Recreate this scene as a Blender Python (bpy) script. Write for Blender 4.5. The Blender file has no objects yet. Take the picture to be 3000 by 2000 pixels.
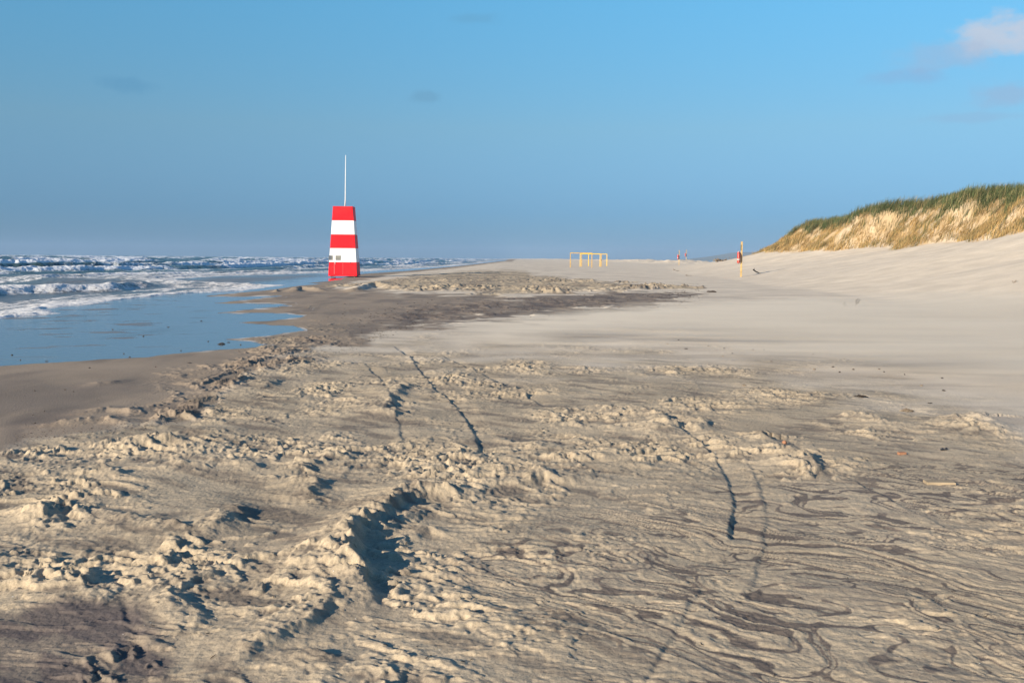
import bpy, bmesh, math, random
import numpy as np
from mathutils import Vector, Matrix
Q = 1.0                      # mesh density factor
rng = np.random.default_rng(7); random.seed(7)
S = bpy.context.scene
COL = S.collection
f32 = np.float32

# ------------------------------------------------------------------ camera model (3000 x 2000 reference pixels)
F = 2917.0; HC = 1.6
PITCH = math.atan((1000 - 757) / F); ROLL = math.radians(0.45)
fwd = np.array([0, math.cos(PITCH), -math.sin(PITCH)])
rt0 = np.array([1.0, 0, 0]); up0 = np.array([0, math.sin(PITCH), math.cos(PITCH)])
rgt = rt0 * math.cos(ROLL) + up0 * math.sin(ROLL)
upv = up0 * math.cos(ROLL) - rt0 * math.sin(ROLL)

def ray(px, py):
    d = fwd + rgt * ((px - 1500) / F) + upv * ((1000 - py) / F)
    return d
def W(px, py, z=0.0):
    """plan position of a measured ground point"""
    d = ray(px, py); t = (z - HC) / d[2]
    return np.array([d[0] * t, d[1] * t])
def AT(px, D):
    """x for a measured column at depth D"""
    d = ray(px, 757); return d[0] / d[1] * D
def proj(x, y):
    y = np.maximum(y, 0.8)
    c = x * fwd[0] + y * fwd[1] - HC * fwd[2]
    u = 1500 + F * (x * rgt[0] + y * rgt[1] - HC * rgt[2]) / c
    v = 1000 - F * (x * upv[0] + y * upv[1] - HC * upv[2]) / c
    return u.astype(f32), v.astype(f32)

# ------------------------------------------------------------------ noise
_ang = rng.random((256, 256)) * 2 * np.pi
_gx = np.cos(_ang).astype(f32).ravel(); _gy = np.sin(_ang).astype(f32).ravel()
def perlin(x, y, s=0):
    x = np.asarray(x, f32) + f32(s * 17.31); y = np.asarray(y, f32) + f32(s * 9.77)
    xi = np.floor(x); yi = np.floor(y); fx = x - xi; fy = y - yi
    xi = xi.astype(np.int32); yi = yi.astype(np.int32)
    x0 = xi & 255; x1 = (xi + 1) & 255; y0 = (yi & 255) << 8; y1 = ((yi + 1) & 255) << 8
    ux = fx * fx * fx * (fx * (fx * 6 - 15) + 10); uy = fy * fy * fy * (fy * (fy * 6 - 15) + 10)
    i = y0 + x0; a = _gx[i] * fx + _gy[i] * fy
    i = y0 + x1; b = _gx[i] * (fx - 1) + _gy[i] * fy
    i = y1 + x0; c = _gx[i] * fx + _gy[i] * (fy - 1)
    i = y1 + x1; d = _gx[i] * (fx - 1) + _gy[i] * (fy - 1)
    a = a + (b - a) * ux; c = c + (d - c) * ux
    return (a + (c - a) * uy) * f32(1.5)
def fbm(x, y, o=4, s=0, g=0.5, l=2.03):
    t = 0; a = 1.0
    for k in range(o):
        t = t + perlin(x, y, s + k) * f32(a); x = x * f32(l); y = y * f32(l); a *= g
    return t
def ridged(x, y, o=4, s=0, g=0.5, l=2.07):
    t = 0; a = 1.0; w = 1.0; n = 0
    for k in range(o):
        r = 1 - np.abs(perlin(x, y, s + k)); r = r * r * w
        t = t + r * f32(a); w = np.clip(r * 1.6, 0, 1); n += a
        x = x * f32(l); y = y * f32(l); a *= g
    return t / f32(n)
def ss(a, b, x):
    t = np.clip((x - a) / (b - a), 0, 1); return t * t * (3 - 2 * t)
def mix(a, b, t):
    return a + (b - a) * t
def sd_poly(u, v, poly):
    """signed distance to a closed outline, + inside"""
    P = np.array(poly, f32); n = len(P)
    d = np.full(u.shape, 1e9, f32); ins = np.zeros(u.shape, bool)
    for i in range(n):
        ax, ay = P[i]; bx, by = P[(i + 1) % n]
        ex, ey = bx - ax, by - ay; px = u - ax; py = v - ay
        t = np.clip((px * ex + py * ey) / (ex * ex + ey * ey + 1e-9), 0, 1)
        d = np.minimum(d, (px - ex * t) ** 2 + (py - ey * t) ** 2)
        c = ((ay > v) != (by > v)) & (u < ex * (v - ay) / ((by - ay) if by != ay else 1e-9) + ax)
        ins ^= c
    d = np.sqrt(d); return np.where(ins, d, -d)
def pmask(u, v, poly, soft, jit=0):
    P = np.array(poly); out = np.zeros(u.shape, f32)
    m = (u > P[:, 0].min() - 60) & (u < P[:, 0].max() + 60) & (v > P[:, 1].min() - 60) & (v < P[:, 1].max() + 60)
    if m.any():
        j = jit[m] if isinstance(jit, np.ndarray) else jit
        out[m] = ss(-soft, soft, sd_poly(u[m], v[m], poly) + j)
    return out
def polyline_d(x, y, pts):
    """distance, signed side (+ = right hand of travel) and parameter along a plan polyline"""
    best = np.full(x.shape, 1e9, f32); side = np.zeros(x.shape, f32); par = np.zeros(x.shape, f32)
    n = len(pts) - 1
    for i in range(n):
        ax, ay = pts[i]; bx, by = pts[i + 1]; ex, ey = bx - ax, by - ay; L = ex * ex + ey * ey + 1e-12
        px = x - ax; py = y - ay; t = np.clip((px * ex + py * ey) / L, 0, 1)
        d = (px - ex * t) ** 2 + (py - ey * t) ** 2; m = d < best
        best = np.where(m, d, best); cr = (ex * py - ey * px) / math.sqrt(L)
        side = np.where(m, -np.clip(cr / np.sqrt(d + 1e-10), -1, 1), side); par = np.where(m, (i + t) / n, par)
    return np.sqrt(best), side, par

# ------------------------------------------------------------------ measured plan of the beach
FILM = [(-3000, 1090), (-400, 1078), (0, 1069), (213, 1057), (425, 1046), (553, 1031), (638, 1025), (801, 1014), (740, 1002),
        (663, 993), (780, 985), (897, 966), (860, 955), (693, 942), (800, 938), (895, 927), (840, 918), (638, 915),
        (740, 905), (852, 896), (790, 890), (629, 886), (740, 876), (825, 867), (700, 868), (595, 865), (680, 858),
        (800, 848), (872, 838), (944, 832), (905, 829), (961, 824), (1000, 819), (1010, 812), (1060, 802), (1200, 793), (1300, 784),
        (1400, 775), (1480, 768), (1490, 762), (-3000, 740)]
PILE = [(960, 843), (1040, 846), (1164, 856), (1351, 862), (1514, 868), (1700, 861), (1935, 856), (2060, 850), (1950, 845),
        (1680, 829), (1560, 814), (1540, 804), (1400, 801), (1230, 810), (1150, 820), (1090, 832), (1000, 838)]
DARKB = [(1080, 945), (1300, 952), (1500, 932), (1700, 908), (1950, 889), (2060, 866), (1800, 868), (1600, 876), (1400, 884), (1200, 905)]
vAB = np.array([(-900, 1400), (0, 1312), (75, 1282), (400, 1252), (520, 1228), (640, 1185), (700, 1130), (760, 1088), (900, 1055), (1050, 1012), (1100, 985), (1234, 950), (1421, 938), (1608, 924), (1889, 905), (2075, 867), (2200, 845), (5000, 800)], float)
vE = np.array([(-900, 900), (880, 985), (1000, 1000), (1150, 985), (1400, 1000), (1700, 1010), (2000, 1022), (2300, 1050), (2600, 1095), (2800, 1160), (3000, 1245), (3400, 1420), (5000, 2000)], float)
_xf = [W(*p, -0.08) for p in [(-400, 955), (0, 933), (140, 917), (150, 903), (255, 887), (425, 870), (553, 859), (723, 853), (835, 839)]]
_xf += [W(*p, -0.08) for p in [(720, 833), (580, 826), (500, 815), (650, 806), (940, 800), (1100, 793), (1250, 785), (1380, 776)]]
_xf = sorted([(p[1], p[0]) for p in _xf]); XFY = np.array([p[0] for p in _xf]); XFX = np.array([p[1] for p in _xf])
def xf(y): return np.interp(y, XFY, XFX).astype(f32)
XEY = [12, 18, 25, 33, 42, 55, 80, 130]; XEX = [-6.8, -5, -5, -7, -9.5, -12, -13.5, -12]

WET = [(-3000, 2000), (-900, 1400), (0, 1312), (75, 1282), (400, 1252), (520, 1228), (640, 1185), (700, 1130), (760, 1088), (900, 1055), (1050, 1012), (1100, 985), (1234, 950), (1421, 938), (1608, 924), (1889, 905), (2075, 868),
       (1935, 863), (1700, 868), (1514, 874), (1351, 867), (1164, 862), (1040, 852), (975, 848), (1000, 836), (1075, 818), (1180, 801), (1300, 791), (1400, 782), (1500, 770), (1510, 762), (-3000, 735)]
def rline(pts, z=0.0): return [tuple(W(a, b, z)) for a, b in pts]
# ruts: (polyline, depth, half width, berm)
RUTS = [
 (rline([(1150, 1012), (1200, 1045), (1240, 1100), (1290, 1152), (1340, 1192), (1372, 1235), (1400, 1290), (1405, 1340)]), .034, .04, .022),
 (rline([(1060, 1060), (1115, 1110), (1150, 1180), (1170, 1250), (1180, 1300)]), .02, .035, .014),
 (rline([(1290, 1040), (1400, 1090), (1520, 1150), (1600, 1190)]), .02, .035, .014),
 (rline([(1640, 1180), (1750, 1215), (1850, 1205), (1940, 1225), (2030, 1282), (2090, 1332), (2120, 1382), (2140, 1430), (2150, 1480), (2145, 1530), (2125, 1595)]), .036, .036, .020),
 (rline([(2140, 1300), (2190, 1345), (2225, 1420), (2245, 1500), (2238, 1600), (2215, 1690), (2190, 1760)]), .012, .028, .012),
 (rline([(300, 1655), (330, 1720), (365, 1800), (400, 1880), (425, 1960), (445, 2060)]), .008, .010, .002),
 (rline([(330, 1655), (362, 1720), (372, 1800), (382, 1880), (400, 1960), (408, 2060)]), .006, .008, .0015),
 (rline([(2065, 1715), (2030, 1760), (1990, 1830), (1940, 1910), (1880, 2020)]), .012, .010, .003),
 (rline([(2300, 1290), (2400, 1350), (2520, 1420), (2680, 1500), (2800, 1560)]), .015, .04, .02),
]
# ridges / mounds: (crest polyline at its own height, height, left sigma, right sigma)
RIDGES = [
 (rline([(1062, 1690), (1030, 1640), (1012, 1600), (1030, 1540), (1085, 1490), (1150, 1452), (1225, 1420), (1290, 1418)], .09), .125, .30, .07),
 (rline([(1110, 1530), (1170, 1490), (1220, 1470)], .08), .07, .1, .07),
 (rline([(720, 1890), (745, 1868), (810, 1842), (900, 1800), (975, 1745)], .05), .065, .16, .05),
 (rline([(1200, 1560), (1260, 1535), (1285, 1545)], .04), .05, .07, .05),
 (rline([(1000, 1330), (930, 1345), (850, 1372)], .04), .06, .12, .07),
 (rline([(880, 1385), (910, 1400), (930, 1440)], .06), .08, .14, .09),
 (rline([(640, 1330), (700, 1340), (740, 1352)], .05), .07, .14, .08),
 (rline([(490, 1345), (560, 1350)], .05), .07, .14, .08),
 (rline([(230, 1360), (300, 1362), (350, 1378)], .05), .07, .14, .08),
 (rline([(450, 1520), (520, 1535)], .05), .07, .15, .08),
 (rline([(230, 1665), (262, 1700)], .05), .07, .1, .06),
 (rline([(560, 1680), (620, 1690)], .03), .05, .1, .06),
 (rline([(500, 1725), (560, 1790)], .04), .06, .12, .06),
 (rline([(1540, 1400), (1580, 1385), (1640, 1392)], .05), .07, .12, .08),
 (rline([(1900, 1190), (1935, 1208), (1960, 1240)], .08), .10, .16, .1),
 (rline([(2020, 1220), (2060, 1228)], .07), .09, .15, .09),
 (rline([(2170, 1262), (2230, 1258), (2250, 1270)], .08), .10, .2, .1),
 (rline([(2310, 1300), (2360, 1320), (2400, 1360)], .06), .075, .14, .06),
 (rline([(2470, 1210), (2540, 1208), (2590, 1222)], .06), .08, .25, .15),
 (rline([(2760, 1215), (2850, 1205), (2900, 1225)], .08), .10, .3, .18),
 (rline([(1480, 1345), (1560, 1330), (1700, 1335)], .03), .035, .1, .07),
 (rline([(1780, 1325), (1900, 1312)], .03), .04, .1, .06),
 (rline([(1180, 1120), (1150, 1145), (1120, 1185)], .07), .08, .18, .1),
 (rline([(1140, 1190), (1165, 1200)], .07), .09, .16, .1),
 (rline([(870, 1900), (960, 1915)], .03), .05, .07, .05),
 (rline([(300, 1480), (370, 1500), (430, 1500)], .05), .06, .12, .08),
 (rline([(110, 1470), (150, 1500)], .05), .06, .12, .08),
 (rline([(620, 1545), (680, 1500), (700, 1470)], .05), .07, .12, .08),
 (rline([(770, 1120), (800, 1105)], .06), .09, .2, .12),
 (rline([(550, 1265), (620, 1262)], .03), .06, .14, .08),
 (rline([(400, 1290), (470, 1283), (540, 1290)], .06), .08, .18, .1),
 (rline([(160, 1232), (230, 1226), (300, 1218), (350, 1225)], .05), .075, .12, .08),
 (rline([(260, 1200), (310, 1192), (390, 1198)], .04), .06, .12, .08),
 (rline([(300, 1120), (350, 1112)], .03), .05, .15, .1),
 (rline([(860, 850), (880, 843), (905, 846), (940, 849)], .1), .26, .35, .25),
 (rline([(1040, 848), (1075, 838), (1105, 833), (1150, 842)], .15), .34, .5, .35),
 (rline([(808, 853), (815, 850)], .05), .16, .15, .12),
]
def hsum(x, y, u, v):
    return 0

SAND = np.array((.465, .372, .255)); DRIFT = np.array((.66, .56, .43)); DAMP = np.array((.165, .137, .115))
WETB = np.array((.31, .242, .175)); DARK = np.array((.078, .064, .060)); FILMC = np.array((.085, .085, .085)); SCARP = np.array((.46, .33, .185))

def dune_h(x, y):
    Fh = np.interp(y, [20, 40, 58, 84, 125, 143, 163, 180, 230, 400], [3.4, 3.2, 3.0, 2.2, 2.0, 1.6, .5, .1, .2, .0]).astype(f32)
    Ch = np.interp(y, [0, 30, 50, 68, 87, 105, 118, 132, 141, 148, 156, 166], [7.4, 7.3, 7.1, 6.6, 6.3, 5.7, 5.0, 3.8, 2.9, 2.2, 1.5, .8]).astype(f32)
    Ch = np.maximum(Ch - .42 + .65 * perlin(y / 13, x / 40, 3) + .30 * perlin(y / 4.3, x / 9, 4), Fh)
    xt = np.interp(y, [0, 85, 140, 170, 230, 400], [14.5, 14.5, 21, 27, 30, 30]).astype(f32) + 1.2 * perlin(y / 25, y * 0, 5)
    xfo = 30.4 + 3.3 * ss(112, 146, y) + 2.4 * perlin(y / 11, y * 0, 6) + 1.3 * perlin(y / 4.2, y * 0, 7)
    tong = .40 * perlin(y / 7.5, y * 0, 309) + .20 * perlin(y / 2.5, y * 0, 310) - .04
    a = np.clip((x - xt) / np.maximum(xfo - xt, 1), 0, 1.6); xf0 = xfo; xfo = xfo - 4.6 * tong
    Fh0 = Fh; Fh = Fh0 * np.clip((xfo - xt) / np.maximum(xf0 - xt, 1), 0, 1.6) ** f32(1.35); Ch = np.maximum(Ch, Fh)
    sl = Fh0 * a ** f32(1.35)
    b = np.clip((x - xfo) / 5.2, 0, 1)
    n = fbm(x / 2.2, y / 2.2, 4, 40)
    prof = mix(b, ss(0, 1, b), .55)
    # eroded scarp: step near the top
    prof = prof + .10 * ss(.55, .75, b) * (1 - b) * 2
    h = np.where(x < xfo, sl, sl + (Ch - sl) * np.clip(prof, 0, 1))
    rough = ss(-.3, .6, b + (x - xfo) * .05) * (b > 0)
    h = h + rough * .22 * n + np.where(x > xfo + 5.2, -.05 * (x - xfo - 5.2) * ss(0, 20, x - xfo - 5), 0)
    on = ss(-.8, 1.2, x - xfo + .9 * n) * ss(168, 152, y)
    return h, on, np.clip((x - xfo) / 5.2, -1, 1), Ch - Fh

def ground(x, y):
    x = np.asarray(x, f32); y = np.asarray(y, f32)
    u, v = proj(x, y)
    D = np.maximum(y, 2.0)
    n_big = fbm(x / 3.1, y / 3.1, 3, 11)
    # gentle relief of the beach
    z = (.66 * (1 - np.exp(-np.clip(y - 25, 0, None) / 115)) + .008 * np.clip(x - 12, 0, 20)).astype(f32) * ss(-13, -1, x)
    xe = np.interp(y, XEY, XEX).astype(f32)
    z = z - .012 * np.clip(xe - x, 0, 60) - .035 * np.clip(xf(y) - x, 0, 40)
    jit = 26 * fbm(x / 1.4, y / 1.4, 3, 21)
    far = ss(6, 40, D)
    # --- zones
    AB = np.interp(u, vAB[:, 0], vAB[:, 1]).astype(f32); E = np.interp(u, vE[:, 0], vE[:, 1]).astype(f32)
    jw = 40 * fbm(x / 1.6, y / 1.6, 4, 24)
    wm = np.zeros(x.shape, f32); cw = (u < 2140) & (y > 3)
    if cw.any():
        wm[cw] = ss(-14, 14, (sd_poly(u[cw], v[cw], WET) + jw[cw] * ss(800, 1000, v[cw]) + 6 * fbm(x[cw] / 2.5, y[cw] / 4, 3, 25)) * (1 + 5 * ss(1000, 800, v[cw])))
    mA = 1 - wm                                                                       # landward of the wet strip
    mRough = mA * ss(-45, 110, (v - E) * ss(4600, 1700, u) + jit * 2.2)                                      # rough near sand
    mPile = pmask(u, v, PILE, 5, 9 * fbm(x / 2.5, y / 2.5, 3, 22))
    mDark = pmask(u, v, DARKB, 14, 16 * fbm(x / 2.2, y / 1.5, 4, 23)) * (.15 + .85 * ss(-.25, .25, fbm(x / 1.4, y / 1.6, 4, 27)))
    film = np.zeros(x.shape, f32); rim = np.zeros(x.shape, f32)
    cand = (u < 1560) & (v < 1130)
    if cand.any():
        uc, vc = u[cand], v[cand]
        sd = sd_poly(uc, vc, FILM) + 2.0 * fbm(x[cand] / .7, y[cand] / .7, 3, 31) * ss(780, 900, vc)
        fst = fbm(x[cand] / 1.8, y[cand] / 1.1, 5, 37, .6)
        film[cand] = ss(-.8, .8, sd) * (1 - .5 * ss(.28, .7, fst) * ss(-60, 40, sd - 40) * ss(900, 300, uc)) * (1 - .45 * pmask(uc, vc, [(480, 838), (520, 815), (620, 806), (900, 800), (960, 806), (800, 822), (700, 834)], 8, 8 * fst))
        lace = ss(-.10, .35, perlin(x[cand] / 1.3, y[cand] / 1.1, 33) + .05) * ss(520, 680, uc) * (uc < 905) * ss(842, 872, vc)
        rim[cand] = np.maximum(ss(2.3, .4, np.abs(sd + 1.2)) * lace, 0)
        # old swash lines on the wet sand
        for base, seed in ((14, 34), (30, 35), (52, 36)):
            ln = ss(1.2, .2, np.abs(sd + base + 9 * perlin(x[cand] / 1.2, y[cand] / 1.2, seed)))
            rim[cand] = np.maximum(rim[cand], .45 * ln * ss(.05, .5, perlin(x[cand] / 2, y[cand] / 3, seed + 5)) * ss(850, 870, vc) * ss(945, 900, vc) * (uc > 640))
    # --- dune
    hd, don, db, dgap = dune_h(x, y)
    md = ss(9, 15, x)
    z = z + hd * (x > 8)
    # --- detail relief
    wx = .22 * fbm(x * 1.3, y * 1.3, 2, 51); wy = .22 * fbm(x * 1.3, y * 1.3, 2, 53)
    left = ss(1900, 1300, u + .25 * (v - 1300)); 
    strat = ss(.0, .6, .55 * ss(1100, 1500, u) * ss(1380, 1560, v) + .5 * ss(1700, 2200, u) * ss(1330, 1480, v) + .35 * ss(2000, 2500, u) * ss(1250, 1350, v) - .18 + .42 * fbm(x / 1.2, y / 1.2, 3, 55)) * mRough
    patch = ss(-.25, .45, fbm(x / 1.7, y / 1.7, 3, 57))
    r1 = ridged((x + wx) * 2.3, (y + wy) * 2.0, 5, 61, .55)
    r2 = ridged((x - wy) * 6.5, (y + wx) * 6.0, 4, 66, .55)
    n1 = fbm(x * .95, y * .95, 3, 71)
    lump = np.maximum(r1 - .50 + .12 * n1 + .10 * (patch - .5), 0); lump = lump * lump / (lump + .07)
    cl = perlin(x * 6.5, y * 9.5, 75) + .45 * perlin(x * 15, y * 19, 76) + .30 * perlin(x * 1.6, y * 4.0, 77)
    clod = ss(.62, .80, cl) 
    micro = fbm(x * 24, y * 24, 2, 78)
    ampl = (.14 + .86 * patch) * mix(.55, 1.0, left)
    patch2 = ss(-.35, .35, fbm(x / .75, y / .9, 3, 59))
    s1 = ridged((x + .7 * wx) * 2.5, (y + .5 * wy) * 4.4, 5, 63, .62)
    scf = np.maximum(s1 - .53 + .06 * n1 + .05 * (patch - .5), 0); scf = scf / (scf + .07) * (.30 + .70 * patch2) * (.30 + .70 * patch)
    crumb = ridged(x * 17 + 2 * wx, y * 16, 3, 68) - .4
    lump = lump / (1 + 2.2 * lump)
    hA = .016 * n1 + .044 * scf + ampl * (.060 * lump + .028 * np.maximum(r2 - .46, 0) + (.003 + .04 * np.minimum(lump, .2)) * crumb) + .020 * clod * (.06 + .94 * patch) * (.4 + .6 * ampl) + .0016 * micro
    # --- wind-carved layers: contours of a warped surface, alternately hard / pale and soft / dark
    p = (x * .80 - y * .60); q = (x * .60 + y * .80)
    w1 = fbm(p * .9, q * 1.4, 3, 81); w2 = fbm(p * 1.1 + 7, q * 1.5, 3, 84)
    Fs = fbm((p + .40 * w1) * .50, (q + .16 * w2) * 2.1, 4, 87, .48)
    FsL = fbm((p + .5 * w1) * .36, (q + .34 * w2) * .95, 4, 187, .45); big = ss(.10, .55, fbm(x / 1.1, y / .9, 2, 188) + .25 * ss(1900, 2600, u))
    L = mix(Fs * 5.5, FsL * 6.5, big) + .30 * perlin(x * 4, y * 9, 91)
    band = perlin(L, L * 0 + .37, 92) + .55 * perlin(L * 2.7, L * 0 + .71, 93)
    saw = L - np.floor(L)
    terr = .0034 * ss(-.1, .25, band) + .003 * ss(.1, .9, saw) + .009 * np.clip(Fs, -1, 1)
    streak = fbm((p + .3 * w2) * 1.2, (q + .12 * w1) * 8, 4, 95)
    hS = terr + .0035 * streak + .0012 * micro
    z = z + mRough * (mix(hA, hS + .30 * hA, strat * .85))
    # --- mid distance pile band, wrack relief on the wet strip
    rp = ridged((x + 2 * wx) / 1.1, (y + 2 * wy) / 1.7, 4, 101)
    bump = np.maximum(rp - .44, 0)
    pk = ss(-.35, .45, fbm(x / 5, y / 9, 2, 103))
    z = z + mPile * ((.08 + .30 * pk) * ss(85, 45, y) * (1 + .6 * ss(1500, 1750, u)) * bump + .05 * fbm(x / .6, y / .8, 3, 105) * ss(0, .2, bump) + .01)
    wr = (1 - mA) * ss(26, 60, -sdclip(u, v, AB)) if False else 0
    near = (1 - film) * (1 - mRough) * (1 - mPile)
    rb = ridged(x / .8, y / .9, 4, 107)
    wl = mDark * np.maximum(rb - .4, 0) * .10
    strip = (1 - mA) * (1 - film)
    edge = strip * ss(-150, -10, v - AB + jw * 1.5) * ss(300, 520, u) * ss(1150, 800, u)
    z = z + wl + edge * np.maximum(r1 - .46, 0) * .16 + strip * .004 * n1
    drift = near * mA * (1 - don)
    z = z + drift * (.009 * ss(20, 10, x) * fbm(x / 6.5, y / 4, 2, 111) + .003 * fbm(x / .9, y / .45, 2, 115)) * md_far(D)
    # --- explicit ruts and ridges
    e1 = .05 * perlin(x * 3.1, y * 3.1, 121); e2 = perlin(x * 6, y * 6, 122)
    for pts, dep, hw, berm in RUTS:
        P = np.array(pts); m = (x > P[:, 0].min() - .6) & (x < P[:, 0].max() + .6) & (y > P[:, 1].min() - .6) & (y < P[:, 1].max() + .6)
        if not m.any(): continue
        d, sgn, t = polyline_d(x[m] + .35 * e1[m], y[m] + .35 * e1[m], pts)
        s = d * sgn * (1 if P[-1, 1] >= P[0, 1] else -1)
        e3 = fbm(x[m] * 2.0, y[m] * 1.2, 2, 124); k = (.55 + .45 * ss(-.35, .1, e3)) * ss(0, .05, t) * ss(1, .95, t)
        dep = dep * .72; berm = berm * .3; w2_ = hw * 2.4; sc_ = s - w2_ + .012 * e2[m]
        inside = ss(.016, -.016, np.abs(sc_) - w2_)
        run = t * sum(math.dist(a, b) for a, b in zip(pts, pts[1:]))
        tread = np.sin((run + np.abs(sc_) * .8) * 2 * np.pi / .045) * .0022 * ss(0, .02, dep - .015)
        z[m] += k * (inside * (-1.0 * dep * np.clip(.5 - .5 * sc_ / w2_, 0, 1) + tread) + .30 * berm * np.exp(-((sc_ + w2_ + .03) / .03) ** 2))
    for pts, hgt, sl, sr in RIDGES:
        P = np.array(pts); R = 4.5 * max(sl, sr)
        m = (x > P[:, 0].min() - R) & (x < P[:, 0].max() + R) & (y > P[:, 1].min() - R) & (y < P[:, 1].max() + R)
        if not m.any(): continue
        xx, yy = x[m], y[m]; k = max(1.0, P[:, 1].mean() / 9)
        jx = .30 * min(sl, 1.6 * sr) * fbm(xx * 4 / k, yy * 4 / k, 3, 125)
        d, sgn, t = polyline_d(xx + jx, yy + jx, pts); flip = 1 if P[-1, 1] >= P[0, 1] else -1
        s = d * sgn * flip; sw = ss(-.9, .9, sgn * flip)
        w = mix(sl * (1 if hgt > .11 else 1.7), sr * .9, sw); prof = np.exp(-(d / w) ** 1.7)
        tr = .62 + .38 * (1 - (2 * t - 1) ** 4)
        rk = ridged(xx * 5 / k, yy * 5 / k, 4, 128) - .42
        hgt = hgt * (.72 if hgt == .125 else .66); rk2 = ridged(xx * 9 / k + 3, yy * 9 / k, 4, 131, .6) - .4
        z[m] += hgt * prof * tr * (1 + (.50 * rk + .40 * rk2) / k ** 1.5 * (.35 + .65 * np.exp(-(d / (1.6 * sr)) ** 2)) + .15 * e2[m]) + .05 * hgt * prof * fbm(xx * 22 / k, yy * 22 / k, 2, 133)
    # --- moisture and colour
    c = np.empty(x.shape + (3,), f32)
    tone = (1 + .10 * fbm(x / 1.3, y / 1.3, 3, 141))[..., None]
    wetk = ss(-.5, .5, fbm(x / 1.1, y / .8, 3, 144))
    stq = ss(.0, .55, fbm(p * 1.1, q * 4.5, 4, 171)); sandc = mix(SAND, mix(SAND, DAMP * .85, .85), (np.clip(.34 * wetk + .70 * stq, 0, .9) * ss(.35, .0, scf + lump) * (1 - strat))[..., None])
    dk = ss(-.19, -.38, band + .42 * streak + .34 * n_big)
    sc = mix(SAND * .95, DARK * 1.25, (dk * .90)[..., None])
    sc = mix(sc, DAMP * 1.15, (.40 * ss(.08, .50, streak + .35 * n_big))[..., None])
    rc = mix(sandc, sc, (strat * .92)[..., None])
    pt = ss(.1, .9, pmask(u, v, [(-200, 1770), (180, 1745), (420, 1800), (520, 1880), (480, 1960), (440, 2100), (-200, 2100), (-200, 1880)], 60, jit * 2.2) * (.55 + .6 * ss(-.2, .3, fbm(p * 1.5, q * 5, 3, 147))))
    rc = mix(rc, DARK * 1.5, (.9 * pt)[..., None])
    stv = fbm(x / 1.2, y / 3.5, 4, 151)
    wet = mix(WETB, DAMP * .9, ss(-.1, .6, stv)[..., None] * .5)
    wet = mix(wet, SAND * .8, (edge * ss(.0, .4, stv + .2 * n1))[..., None] * .8)
    wline = strip * ss(70, 8, np.abs(v - AB + jw * .8 + 18)) * ss(-.25, .3, fbm(x / .7, y / 1.3, 4, 155)) * ss(30, 120, u + 60)
    wet = mix(wet, DARK * 1.1, (wline * .45)[..., None])
    wet = mix(wet, DARK * 1.25, (mDark * .45)[..., None])
    dsh = ss(-.35, .5, fbm(x / 6, y / 2.2, 3, 158) + .35 * fbm(x / 1.5, y / .6, 2, 160))
    dc = mix(DRIFT * .95, DRIFT, dsh[..., None])
    dst = ss(.02, .5, fbm(x / 4.5, y / 1.1, 4, 163)) * ss(20, 6, x) * .38
    dc = mix(dc, DAMP * 1.6, dst[..., None])
    land = mix(dc, rc, mRough[..., None])
    c[:] = mix(wet, land, mA[..., None])
    pc = mix(SAND * .92, DAMP, (ss(-.2, .5, fbm(x / 2, y / 3, 3, 166)) * .6)[..., None])
    c = mix(c, pc, mPile[..., None])
    c = mix(c, mix(SCARP, DRIFT, ss(-.1, .5, fbm(x / 1.7, y / 2.5, 3, 169))[..., None] * .3), don[..., None])
    c = c * tone
    c = mix(c, FILMC * (1 + .0 * tone), film[..., None])
    c = mix(c, np.array((.62, .60, .56)), np.clip(rim, 0, 1)[..., None] * .8)
    film = film * (1 - rim)
    damp = np.clip((1 - mA) * .5 * (1 - edge), 0, 1)
    return z.astype(f32), np.clip(c, .01, .9).astype(f32), film.astype(f32), damp.astype(f32)
def md_far(D): return np.clip(D / 20, .4, 2.2)
def sdclip(u, v, a): return v - a
def gz(x, y): return float(ground(np.array([x]), np.array([y]))[0][0])

# ------------------------------------------------------------------ object helpers
def tag(o, label=None, cat=None, group=None, kind=None):
    if label: o['label'] = label
    if cat: o['category'] = cat
    if group: o['group'] = group
    if kind: o['kind'] = kind
    return o
def np_mesh(name, co, faces, mat, smooth=True, attrs=None, parent=None):
    """co (n,3); faces (m,k) all the same k"""
    me = bpy.data.meshes.new(name); n = len(co); m, k = faces.shape
    me.vertices.add(n); me.vertices.foreach_set('co', np.ascontiguousarray(co, f32).ravel())
    me.loops.add(m * k); me.loops.foreach_set('vertex_index', np.ascontiguousarray(faces, np.int32).ravel())
    me.polygons.add(m); me.polygons.foreach_set('loop_start', np.arange(0, m * k, k, dtype=np.int32))
    me.update(calc_edges=True)
    if smooth: me.polygons.foreach_set('use_smooth', np.ones(m, bool))
    for an, (typ, arr) in (attrs or {}).items():
        a = me.attributes.new(an, typ, 'POINT')
        a.data.foreach_set('color' if 'COLOR' in typ else 'value', np.ascontiguousarray(arr, f32).ravel())
    me.materials.append(mat)
    o = bpy.data.objects.new(name, me); COL.objects.link(o)
    if parent: o.parent = parent
    return o
def bm_obj(name, bm, mats, parent=None, smooth=False, loc=None):
    me = bpy.data.meshes.new(name); bmesh.ops.recalc_face_normals(bm, faces=bm.faces); bm.to_mesh(me); bm.free()
    for m in (mats if isinstance(mats, (list, tuple)) else [mats]): me.materials.append(m)
    if smooth:
        for p in me.polygons: p.use_smooth = True
    o = bpy.data.objects.new(name, me); COL.objects.link(o)
    if parent: o.parent = parent
    if loc is not None: o.location = loc
    return o
def empty(name, loc, rz=0):
    o = bpy.data.objects.new(name, None); COL.objects.link(o); o.location = loc; o.rotation_euler = (0, 0, rz); o.empty_display_size = .2
    return o
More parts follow.
